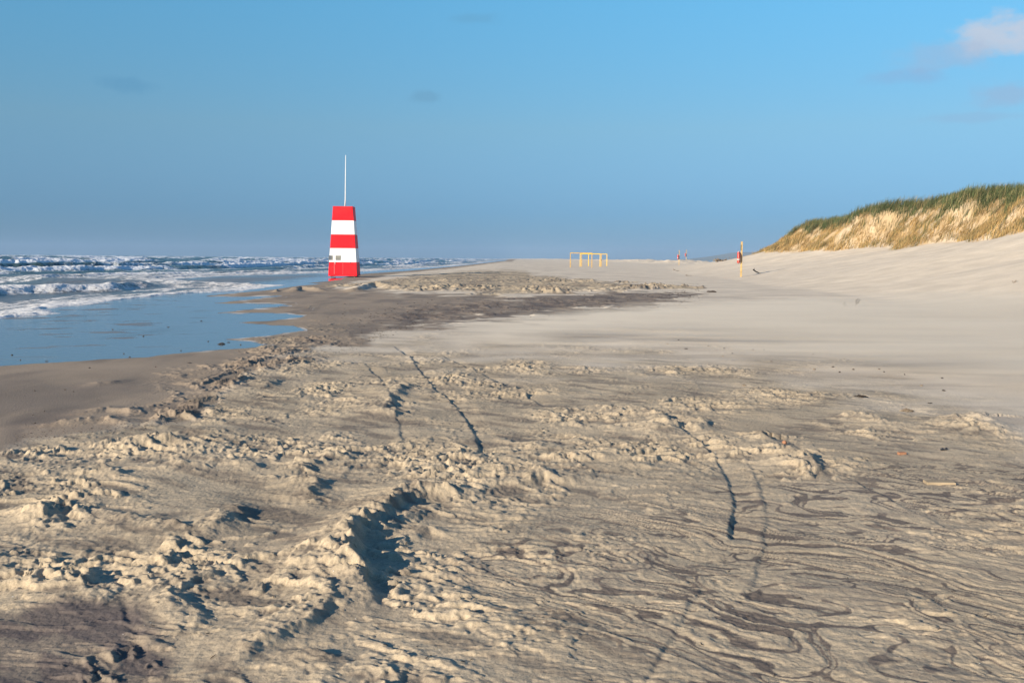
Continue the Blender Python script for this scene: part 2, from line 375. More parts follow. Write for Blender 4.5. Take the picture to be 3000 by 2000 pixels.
def box(bm, c, s, bev=0.0, mi=0, rot=None):
    r = bmesh.ops.create_cube(bm, size=1.0); vs = r['verts']
    M = Matrix.Translation(Vector(c)) @ (rot.to_4x4() if rot is not None else Matrix.Identity(4)) @ Matrix.Diagonal((*s, 1))
    bmesh.ops.transform(bm, matrix=M, verts=vs)
    if bev > 0:
        es = list({e for v_ in vs for e in v_.link_edges})
        bmesh.ops.bevel(bm, geom=es, offset=bev, segments=2, affect='EDGES', profile=.6)
    for f in bm.faces:
        if f.material_index == 0 and mi: 
            if all((v_ in vs) for v_ in f.verts): f.material_index = mi
def tube(bm, pts, rads, n=8, cap=True):
    pts = [Vector(p) for p in pts]; rings = []
    for i, p_ in enumerate(pts):
        t = (pts[min(i + 1, len(pts) - 1)] - pts[max(i - 1, 0)]).normalized()
        a = t.orthogonal().normalized() if i == 0 else (rings_a - t * rings_a.dot(t)).normalized()
        rings_a = a; b = t.cross(a); r = rads[i] if isinstance(rads, (list, tuple)) else rads
        rings.append([bm.verts.new(p_ + (a * math.cos(2 * math.pi * k / n) + b * math.sin(2 * math.pi * k / n)) * r) for k in range(n)])
    for A, B in zip(rings, rings[1:]):
        for k in range(n): bm.faces.new((A[k], A[(k + 1) % n], B[(k + 1) % n], B[k]))
    if cap:
        bm.faces.new(rings[0][::-1]); bm.faces.new(rings[-1])

# ------------------------------------------------------------------ materials
def nm(name):
    m = bpy.data.materials.new(name); m.use_nodes = True; nt = m.node_tree
    b = nt.nodes['Principled BSDF']; return m, nt, b
def N(nt, t, **kw):
    n = nt.nodes.new(t)
    for k, v_ in kw.items(): setattr(n, k, v_)
    return n
def paint(name, col, rough=.45, var=.12, scale=6, spec=.4, bump=0.0, metal=0.0, dirt=None, dscale=2.0):
    m, nt, b = nm(name)
    tc = N(nt, 'ShaderNodeTexCoord'); no = N(nt, 'ShaderNodeTexNoise'); no.inputs['Scale'].default_value = scale; no.inputs['Detail'].default_value = 6
    nt.links.new(tc.outputs['Object'], no.inputs['Vector'])
    mr = N(nt, 'ShaderNodeMapRange'); mr.inputs['From Min'].default_value = .3; mr.inputs['From Max'].default_value = .7
    mr.inputs['To Min'].default_value = 1 - var; mr.inputs['To Max'].default_value = 1 + var * .5
    nt.links.new(no.outputs['Fac'], mr.inputs['Value'])
    mx = N(nt, 'ShaderNodeMix', data_type='RGBA', blend_type='MULTIPLY'); mx.inputs['Factor'].default_value = 1
    mx.inputs['A'].default_value = (*col, 1); nt.links.new(mr.outputs['Result'], mx.inputs['B'])
    out = mx.outputs['Result']
    if dirt:
        n2 = N(nt, 'ShaderNodeTexNoise'); n2.inputs['Scale'].default_value = dscale; n2.inputs['Detail'].default_value = 8; nt.links.new(tc.outputs['Object'], n2.inputs['Vector'])
        m2 = N(nt, 'ShaderNodeMapRange'); m2.inputs['From Min'].default_value = .52; m2.inputs['From Max'].default_value = .75; m2.inputs['To Max'].default_value = .5
        nt.links.new(n2.outputs['Fac'], m2.inputs['Value'])
        x2 = N(nt, 'ShaderNodeMix', data_type='RGBA'); nt.links.new(m2.outputs['Result'], x2.inputs['Factor']); nt.links.new(out, x2.inputs['A']); x2.inputs['B'].default_value = (*dirt, 1); out = x2.outputs['Result']
    nt.links.new(out, b.inputs['Base Color'])
    b.inputs['Roughness'].default_value = rough; b.inputs['Specular IOR Level'].default_value = spec; b.inputs['Metallic'].default_value = metal
    if bump:
        bp = N(nt, 'ShaderNodeBump'); bp.inputs['Strength'].default_value = bump; bp.inputs['Distance'].default_value = .01
        nt.links.new(no.outputs['Fac'], bp.inputs['Height']); nt.links.new(bp.outputs['Normal'], b.inputs['Normal'])
    return m

def sand_material():
    m, nt, b = nm('beach_sand'); L = nt.links.new
    ac = N(nt, 'ShaderNodeAttribute', attribute_name='tint'); af = N(nt, 'ShaderNodeAttribute', attribute_name='film'); ad = N(nt, 'ShaderNodeAttribute', attribute_name='damp')
    geo = N(nt, 'ShaderNodeNewGeometry')
    g1 = N(nt, 'ShaderNodeTexNoise'); g1.inputs['Scale'].default_value = 45; g1.inputs['Detail'].default_value = 5; L(geo.outputs['Position'], g1.inputs['Vector'])
    mr = N(nt, 'ShaderNodeMapRange'); mr.inputs['From Min'].default_value = .25; mr.inputs['From Max'].default_value = .75; mr.inputs['To Min'].default_value = .86; mr.inputs['To Max'].default_value = 1.12
    L(g1.outputs['Fac'], mr.inputs['Value'])
    g2 = N(nt, 'ShaderNodeTexNoise'); g2.inputs['Scale'].default_value = 190; g2.inputs['Detail'].default_value = 3; g2.inputs['Roughness'].default_value = .7; L(geo.outputs['Position'], g2.inputs['Vector'])
    m2 = N(nt, 'ShaderNodeMapRange'); m2.inputs['From Min'].default_value = .28; m2.inputs['From Max'].default_value = .72; m2.inputs['To Min'].default_value = .74; m2.inputs['To Max'].default_value = 1.22; L(g2.outputs['Fac'], m2.inputs['Value'])
    mm = N(nt, 'ShaderNodeMath', operation='MULTIPLY'); L(mr.outputs['Result'], mm.inputs[0]); L(m2.outputs['Result'], mm.inputs[1])
    mx = N(nt, 'ShaderNodeMix', data_type='RGBA', blend_type='MULTIPLY'); mx.inputs['Factor'].default_value = 1
    L(ac.outputs['Color'], mx.inputs['A']); L(mm.outputs[0], mx.inputs['B']); L(mx.outputs['Result'], b.inputs['Base Color'])
    # roughness: dry .95, damp .6, water film .03
    r1 = N(nt, 'ShaderNodeMapRange'); r1.inputs['To Min'].default_value = .95; r1.inputs['To Max'].default_value = .62; L(ad.outputs['Fac'], r1.inputs['Value'])
    st = N(nt, 'ShaderNodeMapping'); st.inputs['Scale'].default_value = (.55, .16, 1); L(geo.outputs['Position'], st.inputs['Vector'])
    rp = N(nt, 'ShaderNodeTexNoise'); rp.inputs['Scale'].default_value = 1.0; rp.inputs['Detail'].default_value = 6; L(st.outputs['Vector'], rp.inputs['Vector'])
    rm = N(nt, 'ShaderNodeMapRange'); rm.inputs['From Min'].default_value = .56; rm.inputs['From Max'].default_value = .74; rm.inputs['To Min'].default_value = .03; rm.inputs['To Max'].default_value = .22; L(rp.outputs['Fac'], rm.inputs['Value'])
    rx = N(nt, 'ShaderNodeMix', data_type='FLOAT'); L(af.outputs['Fac'], rx.inputs[0]); L(r1.outputs['Result'], rx.inputs[2]); L(rm.outputs['Result'], rx.inputs[3]); L(rx.outputs[0], b.inputs['Roughness'])
    sx = N(nt, 'ShaderNodeMapRange'); sx.inputs['To Min'].default_value = .12; sx.inputs['To Max'].default_value = .5; L(af.outputs['Fac'], sx.inputs['Value']); L(sx.outputs['Result'], b.inputs['Specular IOR Level'])
    b.inputs['IOR'].default_value = 1.5
    ir = N(nt, 'ShaderNodeMapRange'); ir.inputs['To Min'].default_value = 1.45; ir.inputs['To Max'].default_value = 2.1; L(af.outputs['Fac'], ir.inputs['Value']); L(ir.outputs['Result'], b.inputs['IOR'])
    # relief too fine for the mesh
    bs = N(nt, 'ShaderNodeMapRange'); bs.inputs['To Min'].default_value = .55; bs.inputs['To Max'].default_value = 0.0; L(af.outputs['Fac'], bs.inputs['Value'])
    gs = N(nt, 'ShaderNodeMath', operation='MULTIPLY_ADD'); L(g2.outputs['Fac'], gs.inputs[0]); gs.inputs[1].default_value = .35; L(g1.outputs['Fac'], gs.inputs[2])
    bp = N(nt, 'ShaderNodeBump'); bp.inputs['Distance'].default_value = .011; L(bs.outputs['Result'], bp.inputs['Strength']); L(gs.outputs[0], bp.inputs['Height'])
    fb = N(nt, 'ShaderNodeTexNoise'); fb.inputs['Scale'].default_value = 7.0; fb.inputs['Detail'].default_value = 4; L(geo.outputs['Position'], fb.inputs['Vector'])
    b2 = N(nt, 'ShaderNodeBump'); b2.inputs['Distance'].default_value = .02; b2.inputs['Strength'].default_value = .0; L(fb.outputs['Fac'], b2.inputs['Height']); L(bp.outputs['Normal'], b2.inputs['Normal'])
    fs = N(nt, 'ShaderNodeMath', operation='MULTIPLY'); fs.inputs[1].default_value = .22; L(af.outputs['Fac'], fs.inputs[0]); L(fs.outputs[0], b2.inputs['Strength'])
    L(b2.outputs['Normal'], b.inputs['Normal'])
    return m
M_SAND = sand_material()

# ------------------------------------------------------------------ ground sheet
def fan_rows():
    r = list(np.linspace(-4, 2.6, 24)); d = 2.75
    while d < 6500:
        r.append(d)
        step = min(d * d / (996 * 1.6) * .62, .0030 * d) if d < 170 else (.0045 * d if d < 400 else .03 * d)
        d += max(step, .0042) / Q
    return np.array(r)
def fan_cols(a, b, n, lo, hi, k):
    c = np.linspace(a, b, n); l = a - (a - lo) * (np.linspace(0, 1, k + 1)[1:] ** 1.8); h = b + (hi - b) * (np.linspace(0, 1, k + 1)[1:] ** 1.8)
    return np.concatenate([l[::-1], c, h])
def grid_faces(R, C):
    i = np.arange((R - 1) * C, dtype=np.int32).reshape(R - 1, C)[:, :-1].ravel()
    return np.stack([i, i + 1, i + C + 1, i + C], 1)
rows = fan_rows(); cols = fan_cols(-.535, .535, int(1180 * Q), -2.4, 2.4, 90)
R_, C_ = len(rows), len(cols)
print('ground grid', R_, C_, R_ * C_)
Z = np.empty((R_, C_), f32); X = np.empty((R_, C_), f32); Yg = np.empty((R_, C_), f32); TI = np.empty((R_, C_, 4), f32); FI = np.empty((R_, C_), f32); DA = np.empty((R_, C_), f32)
for a in range(0, R_, 64):
    yy = rows[a:a + 64, None] + 0 * cols[None]; xx = cols[None] * (np.maximum(rows[a:a + 64, None], -2) + 5.0 - 3.2 * np.clip(rows[a:a + 64, None] / 6, 0, 1))
    z_, c_, f_, d_ = ground(xx, yy)
    X[a:a + 64] = xx; Yg[a:a + 64] = yy; Z[a:a + 64] = z_; TI[a:a + 64, :, :3] = c_; FI[a:a + 64] = f_; DA[a:a + 64] = d_
TI[..., 3] = 1
g_o = np_mesh('ground', np.stack([X, Yg, Z], -1).reshape(-1, 3), grid_faces(R_, C_), M_SAND,
              attrs={'tint': ('FLOAT_COLOR', TI), 'film': ('FLOAT', FI), 'damp': ('FLOAT', DA)})
tag(g_o, kind='structure')
del X, Yg, Z, TI, FI, DA

# ------------------------------------------------------------------ sea
def sea_material():
    m, nt, b = nm('sea_water'); L = nt.links.new
    af = N(nt, 'ShaderNodeAttribute', attribute_name='foam'); am = N(nt, 'ShaderNodeAttribute', attribute_name='mud')
    geo = N(nt, 'ShaderNodeNewGeometry')
    w = N(nt, 'ShaderNodeMix', data_type='RGBA'); w.inputs['A'].default_value = (.060, .100, .098, 1); w.inputs['B'].default_value = (.13, .115, .105, 1); L(am.outputs['Fac'], w.inputs['Factor'])
    fc = N(nt, 'ShaderNodeMix', data_type='RGBA'); fc.inputs['A'].default_value = (.75, .76, .76, 1); fc.inputs['B'].default_value = (.62, .53, .42, 1)
    mm = N(nt, 'ShaderNodeMath', operation='MULTIPLY'); mm.inputs[1].default_value = .45; L(am.outputs['Fac'], mm.inputs[0]); L(mm.outputs[0], fc.inputs['Factor'])
    n1 = N(nt, 'ShaderNodeTexNoise'); n1.inputs['Scale'].default_value = 3.4; n1.inputs['Detail'].default_value = 9; n1.inputs['Roughness'].default_value = .78; L(geo.outputs['Position'], n1.inputs['Vector'])
    ad = N(nt, 'ShaderNodeMath', operation='ADD'); L(n1.outputs['Fac'], ad.inputs[0]); ad.inputs[1].default_value = -.5
    a2 = N(nt, 'ShaderNodeMath', operation='MULTIPLY_ADD'); L(ad.outputs[0], a2.inputs[0]); a2.inputs[1].default_value = 2.6; L(af.outputs['Fac'], a2.inputs[2])
    st = N(nt, 'ShaderNodeMapRange'); st.interpolation_type = 'SMOOTHSTEP'; st.inputs['From Min'].default_value = .33; st.inputs['From Max'].default_value = .62; L(a2.outputs[0], st.inputs['Value'])
    gate = N(nt, 'ShaderNodeMapRange'); gate.inputs['From Min'].default_value = .03; gate.inputs['From Max'].default_value = .2; L(af.outputs['Fac'], gate.inputs['Value'])
    fm = N(nt, 'ShaderNodeMath', operation='MULTIPLY'); L(st.outputs['Result'], fm.inputs[0]); L(gate.outputs['Result'], fm.inputs[1])
    cx = N(nt, 'ShaderNodeMix', data_type='RGBA'); L(fm.outputs[0], cx.inputs['Factor']); L(w.outputs['Result'], cx.inputs['A']); L(fc.outputs['Result'], cx.inputs['B']); L(cx.outputs['Result'], b.inputs['Base Color'])
    rx = N(nt, 'ShaderNodeMapRange'); rx.inputs['To Min'].default_value = .28; rx.inputs['To Max'].default_value = .9; L(fm.outputs[0], rx.inputs['Value']); L(rx.outputs['Result'], b.inputs['Roughness'])
    b.inputs['IOR'].default_value = 1.33; b.inputs['Specular IOR Level'].default_value = .36
    bn = N(nt, 'ShaderNodeTexNoise'); bn.inputs['Scale'].default_value = 1.6; bn.inputs['Detail'].default_value = 6; L(geo.outputs['Position'], bn.inputs['Vector'])
    bp = N(nt, 'ShaderNodeBump'); bp.inputs['Distance'].default_value = .22; bp.inputs['Strength'].default_value = .6; L(bn.outputs['Fac'], bp.inputs['Height']); L(bp.outputs['Normal'], b.inputs['Normal'])
    return m
def sea_surface(x, y):
    x = x.astype(f32); y = y.astype(f32)
    s = xf(y) - x + .5 * fbm(x / 2.2, y / 3.2, 3, 201)
    sp = np.clip(s, 0, None)
    P = np.log((7.5 + .11 * sp) / 7.5) / .11 + .36 * perlin(x / 40, y / 60, 205) + .14 * perlin(x / 16, y / 24, 206) + .04 * perlin(x / 6, y / 8, 207)
    P = P + .10
    idx = np.floor(P); w = P - idx
    amp = .58 + .60 * perlin(idx * 3.37, y / 75, 209) + .18 * perlin(idx * 5.1, y / 28, 210)
    H = np.minimum(.16 + .030 * sp, 1.15) * np.clip(amp, .12, 1.25)
    t = w - .32
    prof = np.where(t < 0, np.exp(-(t / .085) ** 2), np.exp(-(t / .27) ** 2))
    brk = ss(-.24, .20, perlin(idx * 7.7 + 3, y / 62, 213) + .35 * perlin(idx * 2.9, y / 17, 214) + .20 * ss(70, 6, sp) )
    fr = ss(-.20, -.02, t) * ss(.16, .0, t)                 # roller on the front and crest
    tr = ss(-.05, .03, t) * ss(.66, .05, t)                 # foam left behind
    net = ridged(x / 1.7, y / 6.5, 5, 216, .6)
    foam = brk * np.maximum(fr * 1.0, tr * (.05 + .70 * net))
    calm = fbm(x / 12, y / 45, 3, 220)
    foam = np.maximum(foam, ss(-.28, .35, calm + .5 * (net - .4)) * (.24 + .5 * net) * ss(150, 16, sp))
    wc = ss(.30, .62, perlin(x / 5, y / 26, 223) + .5 * perlin(x / 1.9, y / 9, 224)) * ss(30, 70, sp)
    foam = np.maximum(foam, wc * .8 * ss(.3, .9, prof + .35))
    edge = ss(2.6, .3, s) * (.55 + .6 * net); foam = np.maximum(foam, edge)
    foam = np.maximum(foam, ss(7, 2.5, s) * (.25 + .5 * net))
    chop = fbm(x / 2.6, y / 2.6, 4, 226)
    rough = fbm(x / .75, y / .75, 4, 231, .6)
    z = -.14 + H * prof * (1 - .0 * brk) - .10 * np.minimum(.16 + .02 * sp, .6) + np.minimum(.02 + .0035 * sp, .13) * chop
    z = z + foam * np.minimum(.03 + .002 * sp, .07) * (np.maximum(rough, -.3) + .25 + .5 * brk * fr)
    # splashes thrown up where a crest is broken
    z = z + brk * fr * ss(.45, .9, perlin(x / 1.6, y / 7, 236) + .35) * np.minimum(.04 + .003 * sp, .14)
    mud = np.clip(ss(26, 4, s) * .75 + .35 * ss(.1, .6, perlin(x / 9, y / 14, 238)) * ss(45, 12, s), 0, 1)
    gnd = -.012 * np.clip(np.interp(y, XEY, XEX) - x, 0, 60) - .035 * np.clip(xf(y) - x, 0, 40)
    zz = np.maximum(z, gnd) * 1.0; zz = np.maximum(zz, gnd + (.006 + .030 * np.clip(foam, 0, 1)) * ss(0, .5, s)); zz = mix(gnd, zz, ss(0, .25, s))
    z = np.where(s > 0, zz, gnd - .25 * ss(0, -.25, s) - .006)
    return z.astype(f32), foam.astype(f32), mud.astype(f32)
sr = []; d = 9.0
while d < 6500:
    sr.append(d); d += (.0032 * d if d < 260 else (.008 * d if d < 900 else .03 * d)) / Q
sr = np.array(sr); scl = np.concatenate([-.56 - 1.9 * (np.linspace(0, 1, 70)[1:][::-1] ** 1.7), np.linspace(-.56, .01, int(720 * Q))])
yy = sr[:, None] + 0 * scl[None]; xx = scl[None] * (sr[:, None] + 1.0)
zs, fo, mu = [], [], []
for a in range(0, len(sr), 64):
    z_, f_, m_ = sea_surface(xx[a:a + 64], yy[a:a + 64]); zs.append(z_); fo.append(f_); mu.append(m_)
zs = np.concatenate(zs); fo = np.concatenate(fo); mu = np.concatenate(mu)
fcs = grid_faces(len(sr), len(scl)); keep = ((xf(yy) - xx) > -1.2).ravel(); fcs = fcs[keep[fcs].any(1)]
used = np.zeros(keep.size, bool); used[fcs.ravel()] = True; remap = np.cumsum(used) - 1
co = np.stack([xx, yy, zs], -1).reshape(-1, 3)[used]
sea = np_mesh('sea_water', co, remap[fcs].astype(np.int32), sea_material(), attrs={'foam': ('FLOAT', fo.ravel()[used]), 'mud': ('FLOAT', mu.ravel()[used])})
tag(sea, kind='structure')
del xx, yy, zs, fo, mu, co

# ------------------------------------------------------------------ dune grass
def blades(name, x, y, z, length, width, lean, col, mat):
    n = len(x); az = rng.random(n) * 2 * np.pi
    wind = np.stack([np.full(n, .85), np.full(n, .35)], 1)
    dirx = lean * (.55 * np.cos(az) + 1.0 * wind[:, 0]); diry = lean * (.55 * np.sin(az) + 1.0 * wind[:, 1])
    fa = rng.random(n) * np.pi; tx = np.cos(fa) * width; ty = np.sin(fa) * width * .6
    lv = [(0, 1.0, 0), (.5, .8, .28), (.85, .5, .75), (1.0, 0, 1.0)]
    V = []
    for h, wd, bn in lv:
        hx = x + dirx * length * bn; hy = y + diry * length * bn; hz = z + length * h * np.sqrt(np.clip(1 - (lean * bn * .6) ** 2, .2, 1))
        if wd > 0:
            V.append(np.stack([hx - tx * wd, hy - ty * wd, hz], 1)); V.append(np.stack([hx + tx * wd, hy + ty * wd, hz], 1))
        else: V.append(np.stack([hx, hy, hz], 1))
    V = np.stack(V, 1)                                   # n,7,3
    base = (np.arange(n) * 7)[:, None]
    T = np.concatenate([base + np.array(t)[None] for t in ((0, 1, 3), (0, 3, 2), (2, 3, 5), (2, 5, 4), (4, 5, 6))])
    cc = np.concatenate([np.repeat(col[:, None], 7, 1), np.ones((n, 7, 1))], -1)
    return np_mesh(name, V.reshape(-1, 3), T.astype(np.int32), mat, smooth=False, attrs={'tint': ('FLOAT_COLOR', cc)})
def grass_material():
    m, nt, b = nm('grass_blades'); L = nt.links.new
    a = N(nt, 'ShaderNodeAttribute', attribute_name='tint'); b.inputs['Roughness'].default_value = .7; b.inputs['Specular IOR Level'].default_value = .25
    no = N(nt, 'ShaderNodeTexNoise'); no.inputs['Scale'].default_value = .6; geo = N(nt, 'ShaderNodeNewGeometry'); L(geo.outputs['Position'], no.inputs['Vector'])
    mr = N(nt, 'ShaderNodeMapRange'); mr.inputs['From Min'].default_value = .3; mr.inputs['From Max'].default_value = .7; mr.inputs['To Min'].default_value = .8; mr.inputs['To Max'].default_value = 1.2; L(no.outputs['Fac'], mr.inputs['Value'])
    mx = N(nt, 'ShaderNodeMix', data_type='RGBA', blend_type='MULTIPLY'); mx.inputs['Factor'].default_value = 1; L(a.outputs['Color'], mx.inputs['A']); L(mr.outputs['Result'], mx.inputs['B'])
    L(mx.outputs['Result'], b.inputs['Base Color'])
    tr = N(nt, 'ShaderNodeBsdfTranslucent'); L(mx.outputs['Result'], tr.inputs['Color']); ms = N(nt, 'ShaderNodeMixShader'); ms.inputs[0].default_value = .2
    L(b.outputs[0], ms.inputs[1]); L(tr.outputs[0], ms.inputs[2]); L(ms.outputs[0], nt.nodes['Material Output'].inputs['Surface'])
    return m
M_GRASS = grass_material()
nt_ = 26000
cx_ = 27 + rng.random(nt_) * 22; cy_ = 42 + rng.random(nt_) * 103
hd, don, db, gap = dune_h(cx_.astype(f32), cy_.astype(f32))
pn = fbm(cx_ / 1.3, cy_ / 1.8, 3, 301); pb = fbm(cx_ / 3.5, cy_ / 4.5, 2, 305)
green = ss(.46, .86, db + .36 * pn) * ss(.1, .6, gap)
dens = np.where(rng.random(nt_) < green, ss(16, 7, cx_ - 30), 0)
isg = (dens > rng.random(nt_))
isf = ~isg & (green < .9) & (rng.random(nt_) < ss(-.05, .05, db + .08 * pn) * ss(-.78, -.25, pn + .6 * pb + .5 * ss(.3, .0, db)) * ss(.05, .5, gap)) & (cx_ < 38)
def pal(a, b, k, v=.25):
    t = rng.random((k, 1)); c = np.array(a) * (1 - t) + np.array(b) * t
    return c * (1 - v + 2 * v * rng.random((k, 1)))
def tufts(name, m, nb, sig, ln, wd, lean, c1, c2, c3, p3):
    k = int(m.sum()); tc_ = pal(c1, c2, k, .3); alt = rng.random(k) < p3; tc_[alt] = pal(*c3, int(alt.sum()))
    tl = ln * (.6 + .7 * rng.random(k)); X_ = np.repeat(cx_[m], nb) + rng.normal(0, sig, k * nb); Y_ = np.repeat(cy_[m], nb) + rng.normal(0, sig, k * nb)
    cb = np.repeat(tc_, nb, 0) * (.75 + .5 * rng.random((k * nb, 1)))
    st = rng.random(k * nb) < .10; cb[st] = pal((.40, .30, .14), (.26, .20, .09), int(st.sum()))
    Z_ = ground(X_, Y_)[0]
    return blades(name, X_, Y_, Z_ - .05, np.repeat(tl, nb) * (.5 + .6 * rng.random(k * nb)), wd * (.7 + .6 * rng.random(k * nb)), lean * (.5 + .9 * rng.random(k * nb)), cb, M_GRASS)
tag(tufts('grass', isg, 16, .17, .95, .017, .42, (.060, .085, .030), (.115, .125, .050), ((.20, .17, .075), (.14, .13, .06)), .16), 'green marram grass covering the crest of the dune', 'grass', kind='stuff')
tag(tufts('dry_grass', isf, 15, .20, .62, .017, .8, (.44, .285, .11), (.30, .205, .085), ((.13, .14, .05), (.22, .17, .08)), .22), 'straw coloured dry grass on the eroded seaward face of the dune', 'grass', kind='stuff')
topm, facem = isg, isf
print('blades', topm.sum(), facem.sum())

# ------------------------------------------------------------------ far dune hills
hx = np.linspace(450, 4200, 160); hy = np.linspace(3600, 6200, 70); HX, HY = np.meshgrid(hx, hy)
hz = (ss(0, 1, (HX / HY - .150) / .10) * 38 * (1 + .30 * fbm(HX / 420, HY / 600, 4, 401)) * ss(3600, 4600, HY) * ss(6200, 5400, HY) - 1.2)
hm = paint('far_dune_cover', (.20, .20, .15), .9, .4, .03, .1)
hills = np_mesh('hills', np.stack([HX, HY, hz], -1).reshape(-1, 3), grid_faces(70, 160), hm); tag(hills, kind='structure')

# ------------------------------------------------------------------ lifeguard tower
M_RED = paint('red_paint', (.72, .008, .016), .5, .08, 3, .2, dirt=(.66, .035, .035), dscale=.9)
M_WHITE = paint('white_paint', (.80, .80, .76), .4, .04, 3, .4)
M_METAL = paint('white_pole', (.72, .72, .70), .4, .1, 8)
M_STEEL = paint('steel', (.35, .35, .36), .4, .2, 8, metal=.8)
M_BLACK = paint('black_rubber', (.02, .02, .022), .6, .3, 8)
def pane_material():
    m, nt, b = nm('window_pane'); b.inputs['Base Color'].default_value = (.16, .17, .19, 1); b.inputs['Roughness'].default_value = .12; b.inputs['Specular IOR Level'].default_value = .6
    tc = N(nt, 'ShaderNodeTexCoord'); wv = N(nt, 'ShaderNodeTexNoise'); wv.inputs['Scale'].default_value = 3.2; nt.links.new(tc.outputs['Object'], wv.inputs['Vector'])
    cr = N(nt, 'ShaderNodeValToRGB'); cr.color_ramp.elements[0].position = .4; cr.color_ramp.elements[0].color = (.10, .105, .12, 1); cr.color_ramp.elements[1].position = .62; cr.color_ramp.elements[1].color = (.24, .23, .19, 1)
    nt.links.new(wv.outputs['Fac'], cr.inputs['Fac']); nt.links.new(cr.outputs['Color'], b.inputs['Base Color']); return m
M_PANE = pane_material()
TD = 79.5; tpx = 1002
tx = AT(tpx, TD); th = 5.50; wb, wt = 2.30, 1.57; zb = .10
tz = 0.0
T = empty('lifeguard_tower', (tx, TD + wb / 2, tz), math.radians(2.0))
tag(T, 'red and white striped lifeguard tower standing on the wet sand at the water edge', 'lifeguard tower')
def wat(z): return wb + (wt - wb) * z / th
levels = [0, .2 * th, .4 * th, .6 * th, .8 * th, th]
bm = bmesh.new(); ringsv = []
for lz in levels:
    h_ = wat(lz) / 2; ringsv.append([bm.verts.new((sx * h_, sy * h_, lz + zb)) for sx, sy in ((-1, -1), (1, -1), (1, 1), (-1, 1))])
for i in range(5):
    for k in range(4):
        f_ = bm.faces.new((ringsv[i][k], ringsv[i][(k + 1) % 4], ringsv[i + 1][(k + 1) % 4], ringsv[i + 1][k])); f_.material_index = 0 if i % 2 == 0 else 1
f_ = bm.faces.new(ringsv[0][::-1]); f_ = bm.faces.new(ringsv[5])
ved = [e for e in bm.edges if abs(e.verts[0].co.z - e.verts[1].co.z) > .5]
bmesh.ops.bevel(bm, geom=ved, offset=.025, segments=2, affect='EDGES')
bm_obj('body', bm, [M_RED, M_WHITE], T)
bat = math.atan((wb - wt) / 2 / th)     # batter of the walls
def fx(z): return -wat(z) / 2           # front plane y at height z
def panel(name, x0, x1, z0, z1, th_, mats, split=None, parent=T, proud=.003, bev=0.004):
    """a slab lying on the sloping front wall"""
    bm = bmesh.new(); segs = [(z0, z1, 0)] if split is None else [(z0, split, 0), (split, z1, 1)]
    for a, b, mi in segs:
        vs = [bm.verts.new((x, fx(z) - o, z + zb)) for o in (proud + th_, -.02) for x, z in ((x0, a), (x1, a), (x1, b), (x0, b))]
        for q in ((0, 1, 2, 3), (7, 6, 5, 4), (0, 4, 5, 1), (1, 5, 6, 2), (2, 6, 7, 3), (3, 7, 4, 0)):
            f_ = bm.faces.new([vs[j] for j in q]); f_.material_index = mi
    return bm_obj(name, bm, mats, parent)
sc_ = wb / 320.0                         # zoomed pixels of the base to metres
def bx(px): return (px - 380) * sc_
door = panel('door', bx(289), bx(380), .16, 2.06, .018, [M_RED, M_WHITE], split=levels[1])
# narrow joint round the door
M_SEAM = paint('door_seal', (.45, .40, .38), .7, .2, 8)
fr = bmesh.new()
for (x0, x1, z0, z1) in ((bx(289) - .022, bx(289) - .004, .14, 2.09), (bx(380) + .004, bx(380) + .022, .14, 2.09), (bx(289) - .003, bx(380) + .003, 2.064, 2.082)):
    vs = [fr.verts.new((x, fx(z) - o, z + zb)) for o in (.007, -.02) for x, z in ((x0, z0), (x1, z0), (x1, z1), (x0, z1))]
    for q in ((0, 1, 2, 3), (7, 6, 5, 4), (0, 4, 5, 1), (1, 5, 6, 2), (2, 6, 7, 3), (3, 7, 4, 0)): fr.faces.new([vs[j] for j in q])
bm_obj('door_frame', fr, paint('frame_paint', (.62, .30, .28), .5, .1), T)
panel('window', bx(301), bx(362), 1.25, 1.62, .004, [M_PANE], parent=T, proud=.020).parent = door
door.children[0].matrix_parent_inverse = Matrix.Identity(4)
bm = bmesh.new(); hxp = bx(295); zc = 1.06
box(bm, (hxp, fx(zc) - .05, zc + zb), (.035, .05, .05), .008); box(bm, (hxp + .03, fx(zc) - .085, zc + zb - .05), (.04, .03, .16), .01)
bm_obj('handle', bm, M_STEEL, door)
win = panel('window', bx(226), bx(272), 1.25, 1.62, .004, [M_PANE])
bm = bmesh.new()                          # the same window strip turns the corner on the sea side
vs = [bm.verts.new((-wat(z) / 2 - .008, y, z + zb)) for z, y in ((1.25, -1.0), (1.25, .4), (1.62, .4), (1.62, -1.0))]; bm.faces.new(vs)
r = bmesh.ops.extrude_face_region(bm, geom=bm.faces[:]); bmesh.ops.translate(bm, vec=(.03, 0, 0), verts=[e for e in r['geom'] if isinstance(e, bmesh.types.BMVert)])
bm_obj('window', bm, M_PANE, T)
bm = bmesh.new(); bmesh.ops.create_cone(bm, cap_ends=True, segments=16, radius1=.045, radius2=.04, depth=.05, matrix=Matrix.Translation((bx(465), fx(1.06) - .012, 1.06 + zb)) @ Matrix.Rotation(math.pi / 2, 4, 'X'))
bm_obj('vent', bm, M_BLACK, T)
bm = bmesh.new(); hw = wb / 2
for sx in (-1, 1): box(bm, (sx * (hw - .22), 0, .10), (.14, wb - .1, .115), .01)
for sy in (-1, 0, 1): box(bm, (0, sy * (hw - .25), .117), (wb - .75, .12, .078), .01)
bm_obj('base_frame', bm, paint('dark_timber', (.06, .05, .045), .8, .3, 5), T)
for sx in (-1, 1):
    for sy in (-1, 1):
        bm = bmesh.new(); tube(bm, [(sx * (hw - .22), sy * (hw - .2), .05), (sx * (hw - .22), sy * (hw - .2), -.25)], .035, 10)
        bm_obj('leg', bm, M_STEEL, T)
